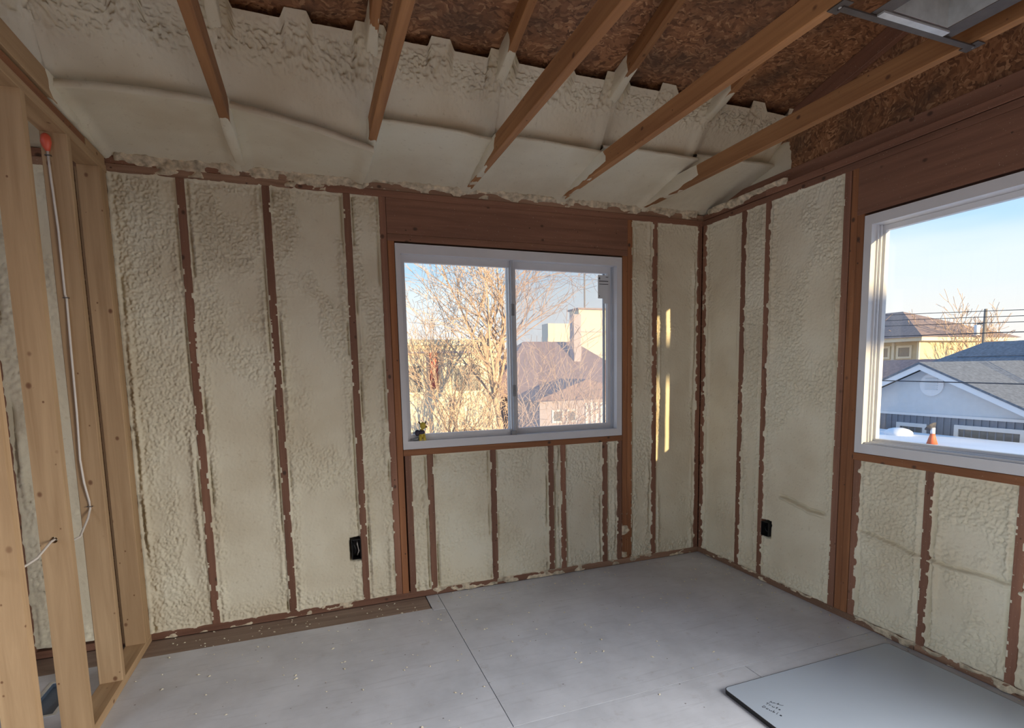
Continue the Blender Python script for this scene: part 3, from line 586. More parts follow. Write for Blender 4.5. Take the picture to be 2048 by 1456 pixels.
# foam feathered up the gable corner
nx, nz = 60, 24; S, T = np.meshgrid(np.linspace(0, 1, nx), np.linspace(0, 1, nz), indexing='ij')
Yg = 0.02 - 0.80 * S; Zg = 2.476 + (0.02 + 0.34 * S) * T; Hg = 0.030 * (1 - S ** 3) * (1 - 0.6 * T) + 0.016 * (fbm(Yg * 20, Zg * 26, 77, 3) - 0.5) - 0.03 * sstep(0.75, 1.0, S) - 0.02 * sstep(0.8, 1.0, T)
P = np.stack([0.092 - Hg, Yg, Zg], -1).reshape(-1, 3); c = P.mean(0)
mesh_obj('foam_panel', P - c, grid_faces(nx, nz), M['foam'], wall_gable, tuple(c), True)

# ------------------------------------------------------------------ stud partition on the left
XA, XB = -3.622, -3.532       # its two faces
def stud_with_hole(name, y, z0, z1, zh, xh, r, mat, parent):
    """partition stud with a bored hole through its broad faces"""
    cx, L = (XA + XB) / 2, z1 - z0; zc = (z0 + z1) / 2; hz = zh - zc; hx = xh - cx; a = 0.0445; t = 0.019; q = 0.036
    v = []; f = []
    def add(p): v.append(p); return len(v) - 1     # local: X = world z, Y = thickness (world y), Z = world x
    n = 16; ringv = {}
    for sgn in (-1, 1):
        circ = []; sq = []
        for k in range(n):
            an = 2 * math.pi * (k + 0.5) / n; c_, s_ = math.cos(an), math.sin(an)
            circ.append(add((hz + r * c_, sgn * t, hx + r * s_)))
            m_ = max(abs(c_), abs(s_)); X_, Z_ = hz + q * c_ / m_, (c_, s_)[1] / m_
            Z_ = (a - hx) * Z_ + hx if Z_ > 0 else (a + hx) * Z_ + hx
            sq.append(add((X_, sgn * t, Z_)))
        cor = [add((X_, sgn * t, Z_)) for X_, Z_ in ((hz - q, -a), (hz + q, -a), (hz + q, a), (hz - q, a), (-L / 2, -a), (L / 2, -a), (L / 2, a), (-L / 2, a))]
        fl = []
        for k in range(n): fl.append((circ[k], sq[k], sq[(k + 1) % n], circ[(k + 1) % n]))
        for ci, kk in ((0, (9, 10)), (1, (13, 14)), (2, (1, 2)), (3, (5, 6))): fl.append((sq[kk[0]], cor[ci], sq[kk[1]]))
        low = [cor[4], cor[0], sq[9], sq[8], sq[7], sq[6], cor[3], cor[7]]; hi = [cor[1], cor[5], cor[6], cor[2], sq[1], sq[0], sq[15], sq[14]]
        fl += [tuple(low), tuple(hi)]
        f += fl if sgn > 0 else [tuple(reversed(x_)) for x_ in fl]
        ringv[sgn] = (circ, cor, sq)
    A, B = ringv[-1], ringv[1]
    for k in range(n): f.append((A[0][k], A[0][(k + 1) % n], B[0][(k + 1) % n], B[0][k]))
    for (i, j) in ((4, 0), (0, 1), (1, 5), (5, 6), (6, 2), (2, 3), (3, 7), (7, 4)): f.append((A[1][i], A[1][j], B[1][j], B[1][i]))
    o = mesh_obj(name, v, f, mat, parent, (cx, y, zc)); o.rotation_euler = Matrix(((0, 0, 1), (0, 1, 0), (1, 0, 0))).to_euler() if False else frame_matrix((0, 0, 1), (1, 0, 0)).to_euler()
    return o
wl = MB().box((XA, XB), (-3.3, -0.004), (0.0, 0.038))
wall_left = tag(lumber('wall_left', ((XA + XB) / 2, -3.3, 0.019), ((XA + XB) / 2, -0.004, 0.019), 0.090, 0.038, M['pine'], None), 'open stud partition of pale pine', kind='structure')
def part_blk(name, x, y, z, mat): 
    o = blk(name, x, y, z, M[mat], None); o.parent = wall_left
    o.matrix_parent_inverse = (Matrix.Translation(wall_left.location) @ wall_left.rotation_euler.to_matrix().to_4x4()).inverted(); return o
def pfix(o):
    o.parent = wall_left; o.matrix_parent_inverse = (Matrix.Translation(wall_left.location) @ wall_left.rotation_euler.to_matrix().to_4x4()).inverted(); return o
part_blk('top_plate', (XA, XB), (-3.3, -0.004), (2.378, 2.416), 'pine')
part_blk('top_plate', (XA, XB - 0.006), (-3.3, -0.25), (2.4165, 2.4545), 'post_wood')
part_blk('top_plate', (XA, XB - 0.004), (-0.247, -0.004), (2.4165, 2.4545), 'pine')
YS = [-1.615, -1.222, -0.842, -0.455]
part_blk('stud', (XA, XB), (-2.04, -2.002), (0.0385, 2.3775), 'pine'); part_blk('stud', (XA, XB), (-2.45, -2.412), (0.0385, 2.3775), 'pine'); part_blk('stud', (XA, XB), (-2.86, -2.822), (0.0385, 2.3775), 'pine')
pfix(stud_with_hole('stud', YS[0], 0.0385, 2.3775, 0.86, -3.575, 0.011, M['pine'], None))
pfix(stud_with_hole('stud', YS[1], 0.0385, 2.3775, 0.815, -3.598, 0.012, M['pine'], None))
pfix(stud_with_hole('stud', YS[2], 0.0385, 2.3775, 0.805, -3.580, 0.012, M['pine'], None))
part_blk('stud', (XA, XB), (YS[3] - 0.019, YS[3] + 0.019), (0.0385, 2.3775), 'pine')
part_blk('stud', (XA, XB), (-0.105, -0.067), (0.0385, 2.3775), 'pine'); part_blk('stud', (XA - 0.02, XB - 0.003), (-0.0655, -0.006), (0.0385, 2.3775), 'pine')

# ------------------------------------------------------------------ small things in the room
def open_box(name, x, y, z, openaxis, mat):
    b = MB(); t = 0.0025
    if openaxis == 'y':    # opens towards -y
        b.box((x[0], x[0] + t), y, z); b.box((x[1] - t, x[1]), y, z); b.box((x[0] + t, x[1] - t), y, (z[0], z[0] + t)); b.box((x[0] + t, x[1] - t), y, (z[1] - t, z[1])); b.box((x[0] + t, x[1] - t), (y[1] - t, y[1]), (z[0] + t, z[1] - t))
    else:                  # opens towards -x
        b.box(x, (y[0], y[0] + t), z); b.box(x, (y[1] - t, y[1]), z); b.box(x, (y[0] + t, y[1] - t), (z[0], z[0] + t)); b.box(x, (y[0] + t, y[1] - t), (z[1] - t, z[1])); b.box((x[1] - t, x[1]), (y[0] + t, y[1] - t), (z[0] + t, z[1] - t))
    return b.build(name, mat)
e = empty('electrical_box', (-2.474, 0.0, 0.292)); tag(e, 'black recessed electrical box in the foam of the wall left of the back window', 'electrical box', 'electrical boxes')
o = open_box('body', (-2.4995, -2.4475), (-0.004, 0.060), (0.296, 0.416), 'y', M['black']); o.parent = e; o.location -= e.location
MB().tube([(-2.492, 0.05, 0.40), (-2.488, 0.012, 0.39), (-2.478, 0.004, 0.36), (-2.484, 0.02, 0.32)], 0.004).build('wire', M['black'], e, True)
MB().tube([(-2.462, 0.05, 0.405), (-2.466, 0.010, 0.385), (-2.460, 0.002, 0.345), (-2.468, 0.03, 0.31)], 0.003).build('wire', M['cable'], e, True)
e = empty('electrical_box', (0.0, -0.658, 0.305)); tag(e, 'black recessed electrical box low in the foam of the right window wall', 'electrical box', 'electrical boxes')
o = open_box('body', (-0.004, 0.060), (-0.6895, -0.6285), (0.307, 0.398), 'x', M['black']); o.parent = e; o.location -= e.location
MB().tube([(0.05, -0.64, 0.385), (0.01, -0.645, 0.37), (0.004, -0.66, 0.345), (0.03, -0.67, 0.32)], 0.0035).build('wire', M['black'], e, True)

# white cable stapled to a partition stud, with a red cap at its upper end
ca = empty('electrical_cable', (-3.59, -0.478, 0.83)); tag(ca, 'white electrical cable stapled down a partition stud with a red-orange cap on top', 'cable')
yf = YS[3] - 0.0235
MB().tube([(-3.599, yf, 2.33), (-3.597, yf, 2.20), (-3.590, yf - 0.004, 2.0), (-3.592, yf, 1.74), (-3.588, yf, 1.72), (-3.590, yf - 0.006, 1.5), (-3.594, yf - 0.004, 1.25), (-3.600, yf - 0.004, 1.05), (-3.594, yf - 0.006, 0.95), (-3.585, yf, 0.865), (-3.584, yf, 0.835),
           (-3.586, yf - 0.03, 0.80), (-3.589, -0.60, 0.745), (-3.588, -0.72, 0.755), (-3.582, -0.800, 0.800), (-3.580, YS[2], 0.805), (-3.580, -0.885, 0.805), (-3.588, -0.98, 0.775), (-3.598, -1.10, 0.770), (-3.599, -1.18, 0.805), (-3.598, YS[1], 0.815), (-3.597, -1.27, 0.817), (-3.592, -1.42, 0.80), (-3.58, -1.56, 0.84), (-3.575, YS[0], 0.86), (-3.575, -1.66, 0.86)], 0.0043, 8).build('sheath', M['cable'], ca, True)
MB().tube([(-3.6005, yf + 0.003, 2.366), (-3.600, yf, 2.358), (-3.600, yf - 0.004, 2.335), (-3.599, yf - 0.002, 2.315), (-3.598, yf, 2.302)], [0.010, 0.016, 0.019, 0.013, 0.007], 10).build('wire_cap', M['red_cap'], ca, True)['label'] = 'red-orange plastic cap'
for (xs, zs) in ((-3.5975, 2.285), (-3.589, 1.725), (-3.5845, 0.845)):
    MB().box((xs - 0.010, xs + 0.010), (yf - 0.0075, yf - 0.0058), (zs - 0.0018, zs + 0.0018)).box((xs - 0.010, xs - 0.0082), (yf - 0.0058, yf + 0.0043), (zs - 0.0018, zs + 0.0018)).box((xs + 0.0082, xs + 0.010), (yf - 0.0058, yf + 0.0043), (zs - 0.0018, zs + 0.0018)).build('staple', M['dark_steel'], ca)

# floor register boot seen between the partition studs
rb = empty('floor_duct', (-3.80, -0.445, 0.0)); tag(rb, 'rectangular heating duct opening with bent metal rim in the floor behind the partition', 'duct')
b = MB(); x0, x1, y0, y1 = VH
for (x, y) in (((x0 - 0.012, x0 + 0.002), (y0 - 0.012, y1 + 0.012)), ((x1 - 0.002, x1 + 0.012), (y0 - 0.012, y1 + 0.012)), ((x0 + 0.002, x1 - 0.002), (y0 - 0.012, y0 + 0.002)), ((x0 + 0.002, x1 - 0.002), (y1 - 0.002, y1 + 0.012))): b.box(x, y, (0.0005, 0.003))
b.build('rim', M['steel'], rb)
b = MB(); b.box((x0 + 0.001, x0 + 0.002), (y0, y1), (-0.24, 0.0)); b.box((x1 - 0.002, x1 - 0.001), (y0, y1), (-0.24, 0.0)); b.box((x0, x1), (y0 + 0.001, y0 + 0.002), (-0.24, 0.0)); b.box((x0, x1), (y1 - 0.002, y1 - 0.001), (-0.24, 0.0)); b.box((x0, x1), (y0, y1), (-0.017, -0.0165)); b.build('boot', M['duct'], rb)

# recessed light housing between two trusses
rl = empty('recessed_light', (-0.81, -2.19, 2.466)); tag(rl, 'galvanised recessed ceiling light housing on hanger bars between two trusses', 'recessed light')
zb = 2.4655
ox0, ox1, oy0, oy1 = -0.945, -0.690, -2.335, -2.050
b = MB(); fr = (-1.00, -0.625, -2.42, -2.015)
for (x, y) in (((fr[0], ox0), (fr[2], fr[3])), ((ox1, fr[1]), (fr[2], fr[3])), ((ox0, ox1), (fr[2], oy0)), ((ox0, ox1), (oy1, fr[3]))): b.box(x, y, (zb - 0.0015, zb))
b.build('mounting_pan', M['dark_steel'], rl)
b = MB(); ht = 0.17
b.box((ox0, ox0 + 0.0015), (oy0, oy1), (zb + 0.0005, zb + ht)); b.box((ox1 - 0.0015, ox1), (oy0, oy1), (zb + 0.0005, zb + ht)); b.box((ox0 + 0.0015, ox1 - 0.0015), (oy0, oy0 + 0.0015), (zb + 0.0005, zb + ht)); b.box((ox0 + 0.0015, ox1 - 0.0015), (oy1 - 0.0015, oy1), (zb + 0.0005, zb + ht)); b.box((ox0, ox1), (oy0, oy1), (zb + ht, zb + ht + 0.0015))
b.build('can', M['steel'], rl)
MB().prism([(ox0 - 0.03, oy1 + 0.004, zb - 0.0018), (ox1 + 0.02, oy1 + 0.004, zb - 0.0018), (ox1 + 0.02, oy1 + 0.030, zb - 0.0018), (ox0 - 0.03, oy1 + 0.030, zb - 0.0018)], (0, 0, -0.006)).build('flange', M['steel'], rl)
for yy in (-2.012, -2.425):
    MB().box((TX[1] + 0.002, TX[0] - 0.002), (yy - 0.011, yy + 0.011), (zb - 0.008, zb - 0.0035)).build('hanger_bar', M['dark_steel'], rl)
    for xx in (TX[1], TX[0]):
        p = MB().box((xx - 0.0195, xx + 0.0195), (yy - 0.030, yy + 0.030), (zb - 0.0035, zb - 0.001)).build('hanger_plate', M['dark_steel'], rl)
        MB().tube([(xx, yy, zb - 0.0036), (xx, yy, zb - 0.006)], 0.005).build('screw', M['steel'], p)

# laminate board lying on the floor, black edge, handwriting
bx0, bx1, by0, by1, bt = -1.087, -0.075, -2.95, -1.540, 0.018
def rrect(x0, x1, y0, y1, r, n=6):
    out = []
    for cx, cy, a0 in ((x1 - r, y1 - r, 0), (x0 + r, y1 - r, 90), (x0 + r, y0 + r, 180), (x1 - r, y0 + r, 270)):
        for k in range(n + 1): a = math.radians(a0 + 90 * k / n); out.append((cx + r * math.cos(a), cy + r * math.sin(a)))
    return out
lb = empty('laminate_board', ((bx0 + bx1) / 2, (by0 + by1) / 2, 0.0)); tag(lb, 'pale blue-grey laminate board with black edge and handwriting lying on the floor', 'board')
MB().prism([(x, y, 0.0005) for x, y in rrect(bx0 + 0.003, bx1 - 0.003, by0 + 0.003, by1 - 0.003, 0.022)], (0, 0, bt)).build('top', M['board'], lb)
eb = MB(); o_, i_ = rrect(bx0, bx1, by0, by1, 0.025), rrect(bx0 + 0.0028, bx1 - 0.0028, by0 + 0.0028, by1 - 0.0028, 0.0222); n = len(o_)
v = [(x, y, 0.0003) for x, y in o_] + [(x, y, 0.0003) for x, y in i_] + [(x, y, bt) for x, y in o_] + [(x, y, bt + 0.0003) for x, y in i_]
f = []
for k in range(n):
    k2 = (k + 1) % n; f += [(k, k2, 2 * n + k2, 2 * n + k), (n + k2, n + k, 3 * n + k, 3 * n + k2), (2 * n + k, 2 * n + k2, 3 * n + k2, 3 * n + k), (k2, k, n + k, n + k2)]
eb.add(v, f); eb.build('edge_band', M['black'], lb)
# three short scrawled lines
def scrawl(p, q, h, letters, seed):
    r = random.Random(seed); p, q = Vector(p), Vector(q); d = (q - p); L = d.length; d.normalize(); u = Vector((-d.y, d.x)); b = MB(); pen = 0.0011
    x = 0.0; stepw = L / len(letters)
    shapes = {'t': [[(.5, 1.2), (.45, .1), (.7, 0)], [(.2, .8), (.9, .85)]], 'r': [[(.1, .6), (.15, 0)], [(.15, .4), (.45, .65), (.8, .6)]], 'u': [[(.1, .6), (.15, .1), (.5, 0), (.8, .2), (.8, .6), (.9, 0)]], 's': [[(.8, .6), (.3, .6), (.3, .4), (.7, .3), (.6, 0), (.1, .05)]],
              'D': [[(.1, 0), (.15, 1.1), (.7, 1.0), (.95, .5), (.6, .05), (.05, 0)]], 'o': [[(.5, .6), (.15, .4), (.3, 0), (.75, .1), (.8, .45), (.5, .6)]], 'b': [[(.15, 1.2), (.15, 0), (.7, .1), (.7, .5), (.2, .5)]], 'l': [[(.3, 1.2), (.3, .1), (.6, 0)]], 'e': [[(.15, .3), (.8, .35), (.6, .6), (.2, .5), (.2, .1), (.8, .05)]],
              'T': [[(.0, 1.1), (1.0, 1.15)], [(.5, 1.1), (.45, 0)]], 'n': [[(.1, .6), (.15, 0)], [(.15, .4), (.5, .65), (.7, .5), (.75, 0)]], 'd': [[(.75, 1.2), (.8, 0)], [(.75, .45), (.3, .6), (.15, .2), (.5, 0), (.78, .15)]], 'A': [[(.0, 0), (.5, 1.15), (.95, 0)], [(.2, .45), (.8, .45)]], '-': [[(-.2, .1), (.6, .05), (1.3, .35)]]}
    for ch in letters:
        for st in shapes[ch]:
            pts = [p + d * (x + stepw * 0.85 * a) + u * (h * c * 0.62 + r.uniform(-1, 1) * 0.0006) for a, c in st]
            b.tube([(w_.x, w_.y, bt + 0.0006) for w_ in pts], pen, 4)
        x += stepw
    return b
sw = scrawl((-0.984, -1.697), (-0.952, -1.736), 0.016, 'And-', 1)
s2 = scrawl((-1.007, -1.698), (-0.985, -1.758), 0.016, 'Truts', 2); s3 = scrawl((-1.035, -1.708), (-1.011, -1.790), 0.019, 'Double', 3)
sw.add(s2.v, s2.f); sw.add(s3.v, s3.f)
sw.build('handwriting', M['ink'], lb)

# toy on the window ledge
LZ = WB[2] + 0.048
ty = empty('toy_animal', (-2.062, 0.010, LZ)); tag(ty, 'small yellow toy animal with dark vest in the corner of the back window', 'toy')
MB().ellipsoid((-2.058, 0.010, LZ + 0.040), (0.021, 0.015, 0.032)).build('body', M['toy_yellow'], ty, True)
for dx in (-0.014, 0.010):
    MB().tube([(-2.056 + dx, 0.001, LZ + 0.034), (-2.055 + dx, -0.003, LZ + 0.014), (-2.054 + dx, -0.0045, LZ + 0.0005)], [0.0085, 0.0085, 0.0105]).build('leg', M['toy_yellow'], ty, True)
MB().ellipsoid((-2.060, 0.009, LZ + 0.050), (0.0225, 0.0175, 0.017)).build('vest', M['toy_dark'], ty, True)
hd = MB().ellipsoid((-2.050, 0.007, LZ + 0.091), (0.019, 0.017, 0.022)).build('head', M['toy_yellow'], ty, True)
MB().ellipsoid((-2.032, 0.002, LZ + 0.083), (0.008, 0.008, 0.006)).build('snout', M['toy_brown'], hd, True)
for dx in (-0.017, 0.014): MB().tube([(-2.050 + dx, 0.008, LZ + 0.102), (-2.050 + dx * 1.25, 0.008, LZ + 0.111), (-2.050 + dx * 1.7, 0.008, LZ + 0.116)], [0.006, 0.0055, 0.002], 6).build('ear', M['toy_brown'], hd, True)
MB().ellipsoid((-2.084, 0.010, LZ + 0.048), (0.016, 0.015, 0.020)).build('pack', M['toy_dark'], ty, True)
MB().tube([(-2.080, 0.010, LZ + 0.014), (-2.096, 0.010, LZ + 0.010), (-2.112, 0.010, LZ + 0.009)], [0.010, 0.009, 0.007], 8).build('tail', M['toy_grey'], ty, True)

# crumbs of foam and sawdust on floor and ledges
r = random.Random(11); cb = MB()
for k in range(330):
    if k < 230: x, y, z = r.uniform(-3.5, -0.05), -abs(r.gauss(0, 0.75)) - 0.02, 0.0
    elif k < 290: x, y, z = r.uniform(-3.5, -0.1), -r.uniform(0.01, 0.22), 0.0
    else: x, y, z = -r.uniform(0.01, 0.15), r.uniform(-2.2, -0.1), 0.0
    if y < -3.0 or (bx0 < x < bx1 and by0 < y < by1): continue
    s = r.uniform(0.0022, 0.0062); a = r.uniform(0, 3.1); ca_, sa_ = math.cos(a), math.sin(a); ln = s * r.uniform(1, 2.0)
    pts = [(ln, 0, 0.2), (0, s, 0.3), (-ln, 0, 0.15), (0, -s, 0.2), (0.1 * s, 0.1 * s, 1.0), (0, 0, 0)]
    cb.add([(x + ca_ * px - sa_ * py, y + sa_ * px + ca_ * py, z + 0.0002 + pz * s) for px, py, pz in pts], [(0, 1, 4), (1, 2, 4), (2, 3, 4), (3, 0, 4), (1, 0, 5), (2, 1, 5), (3, 2, 5), (0, 3, 5)])
tag(cb.build('foam_crumbs', M['foam']), 'scattered crumbs of foam on the bare sub-floor', 'crumbs', kind='stuff')

# ------------------------------------------------------------------ outdoors
GZ = -3.2
tag(MB().box((-40, 90), (-60, 120), (GZ - 0.3, GZ)).build('ground', M['ground']), kind='structure')
def part(b, name, mat, parent, smooth=False): return b.build(name, M[mat], parent, smooth)
def house_window(parent, plane, u, v, d, frame='cream_trim', w=0.07, out=-1):
    b = MB(); d0, d1 = sorted((d, d + out * 0.05)); ring(b, u[0], u[1], v[0], v[1], w, w, w, w, d0, d1, plane)
    f = part(b, 'window', frame, parent); pane('pane', plane, (u[0] + w * 0.8, u[1] - w * 0.8), (v[0] + w * 0.8, v[1] - w * 0.8), d + out * 0.02 if out < 0 else d, f, 'win_dark', 0.01)
# grey house seen through the right window: gable front on the plane x = 11
hs = empty('grey_house', (14.0, 4.6, GZ)); tag(hs, 'grey house with white-edged gable, round vent and dark slate roof', 'house')
AP = (5.50, 1.28); SLP = 0.455
def gz(y): return AP[1] - SLP * abs(y - AP[0])
part(MB().prism([(11.0, 3.06, 0.17), (11.0, 7.94, 0.17), (11.0, AP[0], AP[1])], (7.0, 0, 0)), 'gable_wall', 'grey_siding', hs)
part(MB().box((11.0, 18.0), (2.9, 8.1), (GZ, 0.15)), 'lower_wall', 'dark_siding', hs)
part(MB().box((10.965, 11.0), (2.9, 8.1), (0.13, 0.19)), 'belt_board', 'fascia', hs)
y = 3.2
while y < 7.4: part(MB().box((10.975, 11.0), (y, y + 0.03), (-1.2, 0.13)), 'batten', 'dark_siding', hs); y += 0.155
for sg in (-1, 1):
    ye = AP[0] + sg * 2.9
    part(MB().prism([(10.70, AP[0], AP[1] + 0.13), (10.70, ye, AP[1] + 0.13 - SLP * 2.9), (10.70, ye, AP[1] - 0.04 - SLP * 2.9), (10.70, AP[0], AP[1] - 0.04)], (0.05, 0, 0)), 'fascia', 'fascia', hs)
    part(MB().prism([(10.68, AP[0], AP[1] + 0.14), (10.68, ye + sg * 0.05, AP[1] + 0.14 - SLP * 2.95), (10.68, ye + sg * 0.05, AP[1] + 0.09 - SLP * 2.95), (10.68, AP[0], AP[1] + 0.09)], (4.0, 0, 0)), 'gable_roof', 'shingle', hs)
# main roof behind with a hip towards the left
part(MB().add([(12.2, 7.9, 0.35), (12.2, -6.0, 0.35), (16.0, -6.0, 1.98), (16.0, 7.15, 1.98), (20.0, 7.6, 0.3), (20.0, -6.0, 0.3), (12.2, 9.1, 0.35), (20, 9.1, 0.3)], [(0, 1, 2, 3), (3, 2, 5, 4), (6, 0, 3), (7, 6, 3), (4, 7, 3), (0, 6, 7, 4, 5, 1)]), 'main_roof', 'shingle', hs)
for k, zc in enumerate((0.85, 1.2, 1.55)):
    xx = 12.2 + (zc - 0.35) / (1.63) * 3.8
    part(MB().box((xx - 0.03, xx), (-6.0, 7.25), (zc - 0.012, zc + 0.012)), 'shingle_course', 'shingle', hs)
b = MB(); n = 24; b.prism([(10.95, 5.36 + 0.27 * math.cos(2 * math.pi * k / n), 0.885 + 0.27 * math.sin(2 * math.pi * k / n)) for k in range(n)], (0.05, 0, 0)); vt = part(b, 'round_vent', 'fascia', hs)
for k in range(6): zz = 0.76 + k * 0.05; part(MB().box((10.935, 10.95), (5.36 - 0.14, 5.36 + 0.14), (zz, zz + 0.022)), 'louver', 'grey_siding', vt)
house_window(hs, 'x', (5.42, 6.15), (-1.0, -0.06), 11.0, 'fascia', 0.09); house_window(hs, 'x', (3.45, 4.81), (-1.0, -0.02), 11.0, 'fascia', 0.09)
# snow-covered flat roof in front of it
sr_ = empty('snowy_roof', (6.3, 3.0, -0.5)); tag(sr_, 'flat snow-covered roof in front of the grey house', 'roof')
part(MB().box((1.6, 10.6), (-4.5, 9.5), (-0.60, -0.36)), 'deck', 'grey_siding', sr_)
nx, ny = 60, 80; X, Y = np.meshgrid(np.linspace(1.6, 10.6, nx), np.linspace(-4.5, 9.5, ny), indexing='ij'); Z = -0.26 + 0.05 * fbm(X * 0.6, Y * 0.6, 5, 3); Pn = np.stack([X, Y, Z], -1).reshape(-1, 3)
mesh_obj('snow', Pn - Pn.mean(0), grid_faces(nx, ny), M['snow'], sr_, tuple(Pn.mean(0)), True)
part(MB().box((2.0, 10.2), (-4.2, 9.2), (GZ, -0.60)), 'wall', 'grey_siding', sr_)
sb = MB().ellipsoid((9.85, 5.32, -0.20), (0.26, 0.30, 0.13), 14, 8).build('snow_heap', M['snow'], None, True); tag(sb, 'rounded white heap of snow on the flat roof', 'snow')
vp = empty('roof_vent', (8.9, 3.97, -0.22)); tag(vp, 'small roof vent with orange base and dark cap on the snowy roof', 'vent')
part(MB().tube([(8.9, 3.97, -0.235), (8.9, 3.97, -0.06), (8.9, 3.97, -0.02)], [0.10, 0.05, 0.045], 14), 'base', 'orange', vp, True)
part(MB().tube([(8.9, 3.97, -0.02), (8.9, 3.97, 0.10)], 0.042, 14), 'pipe', 'fascia', vp, True)
part(MB().tube([(8.9, 3.97, 0.10), (8.9, 4.02, 0.125), (8.9, 4.02, 0.15)], [0.07, 0.12, 0.05], 12), 'cap', 'wire', vp)
# cream house with hipped roof, behind on the left
h2 = empty('cream_house', (27.0, 18.0, GZ)); tag(h2, 'cream two-storey house with brown hipped roof and two small windows', 'house')
part(MB().box((24.0, 30.0), (14.3, 22.0), (GZ, 2.42)), 'wall', 'cream_siding', h2)
part(MB().box((23.93, 24.0), (14.3, 14.40), (GZ, 2.40)), 'corner_board', 'cream_trim', h2); part(MB().box((23.93, 24.0), (15.50, 15.62), (GZ, 2.40)), 'corner_board', 'cream_trim', h2)
part(MB().box((23.4, 30.6), (13.85, 22.6), (2.42, 2.60)), 'eave', 'cream_trim', h2)
part(MB().add([(23.3, 13.75, 2.60), (30.7, 13.75, 2.60), (30.7, 22.7, 2.60), (23.3, 22.7, 2.60), (27.0, 17.3, 4.15), (27.0, 19.2, 4.15)], [(0, 1, 4), (1, 2, 5, 4), (2, 3, 5), (3, 0, 4, 5), (3, 2, 1, 0)]), 'roof', 'tan_roof', h2)
house_window(h2, 'x', (14.66, 15.40), (1.62, 2.25), 24.0, w=0.10); house_window(h2, 'x', (15.72, 16.4), (1.62, 2.25), 24.0, w=0.10)
h2b = empty('low_brown_house', (20.0, 12.0, GZ)); tag(h2b, 'low house with mauve roof between the grey and the cream house', 'house')
part(MB().box((19.0, 23.0), (11.6, 16.0), (GZ, 0.6)), 'wall', 'mauve_wall', h2b)
part(MB().prism([(18.7, 11.3, 0.6), (23.3, 11.3, 0.6), (21.0, 11.3, 1.55)], (0, 5.0, 0)), 'roof', 'brown_roof', h2b)
# far rooftops on the skyline
for k, (x, y, w_, zt, lb_) in enumerate(((60, 33.5, 9, 2.6, 'distant low house with snow-dusted roof left of the utility pole'), (58, 22.4, 7, 2.9, 'distant house with tan roof right of the bare skyline tree'))):
    h = empty('distant_house', (x + 2, y + w_ / 2, GZ)); tag(h, lb_, 'house', 'distant houses')
    part(MB().box((x, x + 6), (y, y + w_), (GZ, zt - 1.2)), 'wall', 'mauve_wall', h); part(MB().prism([(x - 0.4, y - 0.4, zt - 1.2), (x + 6.4, y - 0.4, zt - 1.2), (x + 3, y - 0.4, zt)], (0, w_ + 0.8, 0)), 'roof', 'tan_roof', h)
# utility pole and lines
pl = empty('utility_pole', (22.0, 10.55, GZ)); tag(pl, 'wooden utility pole behind the slate roof', 'pole')
part(MB().tube([(22, 10.55, GZ), (22, 10.55, 3.45)], [0.08, 0.055], 10), 'shaft', 'pole', pl, True); part(MB().tube([(21.9, 10.75, 2.45), (21.9, 10.75, 2.85)], 0.10, 10), 'transformer', 'fascia', pl, True); part(MB().box((21.96, 22.04), (10.5, 10.8), (2.86, 2.92)), 'bracket', 'pole', pl)
pw = [(2.893, 2.678), (2.725, 2.529), (2.556, 2.381), (2.234, 2.133), (0.878, 0.852)]
nm = ['topmost', 'second from the top', 'third from the top', 'fourth from the top', 'lowest']
for k, (za, zc) in enumerate(pw):
    X_ = 14.0 if k < 4 else 9.6
    ya_, yb_ = (8.77, 5.19) if k < 4 else (8.7, 5.08)
    if k == 4: f_ = (9.6 + 2.6626) / (14 + 2.6626); ya_, yb_ = -3.3278 + (8.7 + 3.3278) * f_, -3.3278 + (5.083 + 3.3278) * f_; za, zc = 1.3936 + (0.875 - 1.3936) * f_, 1.3936 + (0.851 - 1.3936) * f_
    sl = (za - zc) / (ya_ - yb_); pts = [(X_, y_, zc + sl * (y_ - yb_) - 0.0012 * (y_ - 7) ** 2) for y_ in np.linspace(-8, 21, 18)]
    o = MB().tube(pts, 0.009 if k < 3 else 0.013, 5).build('power_line', M['wire'], None, True); tag(o, 'black overhead power line, %s of the five seen in the right window' % nm[k], 'power line', 'overhead power lines')

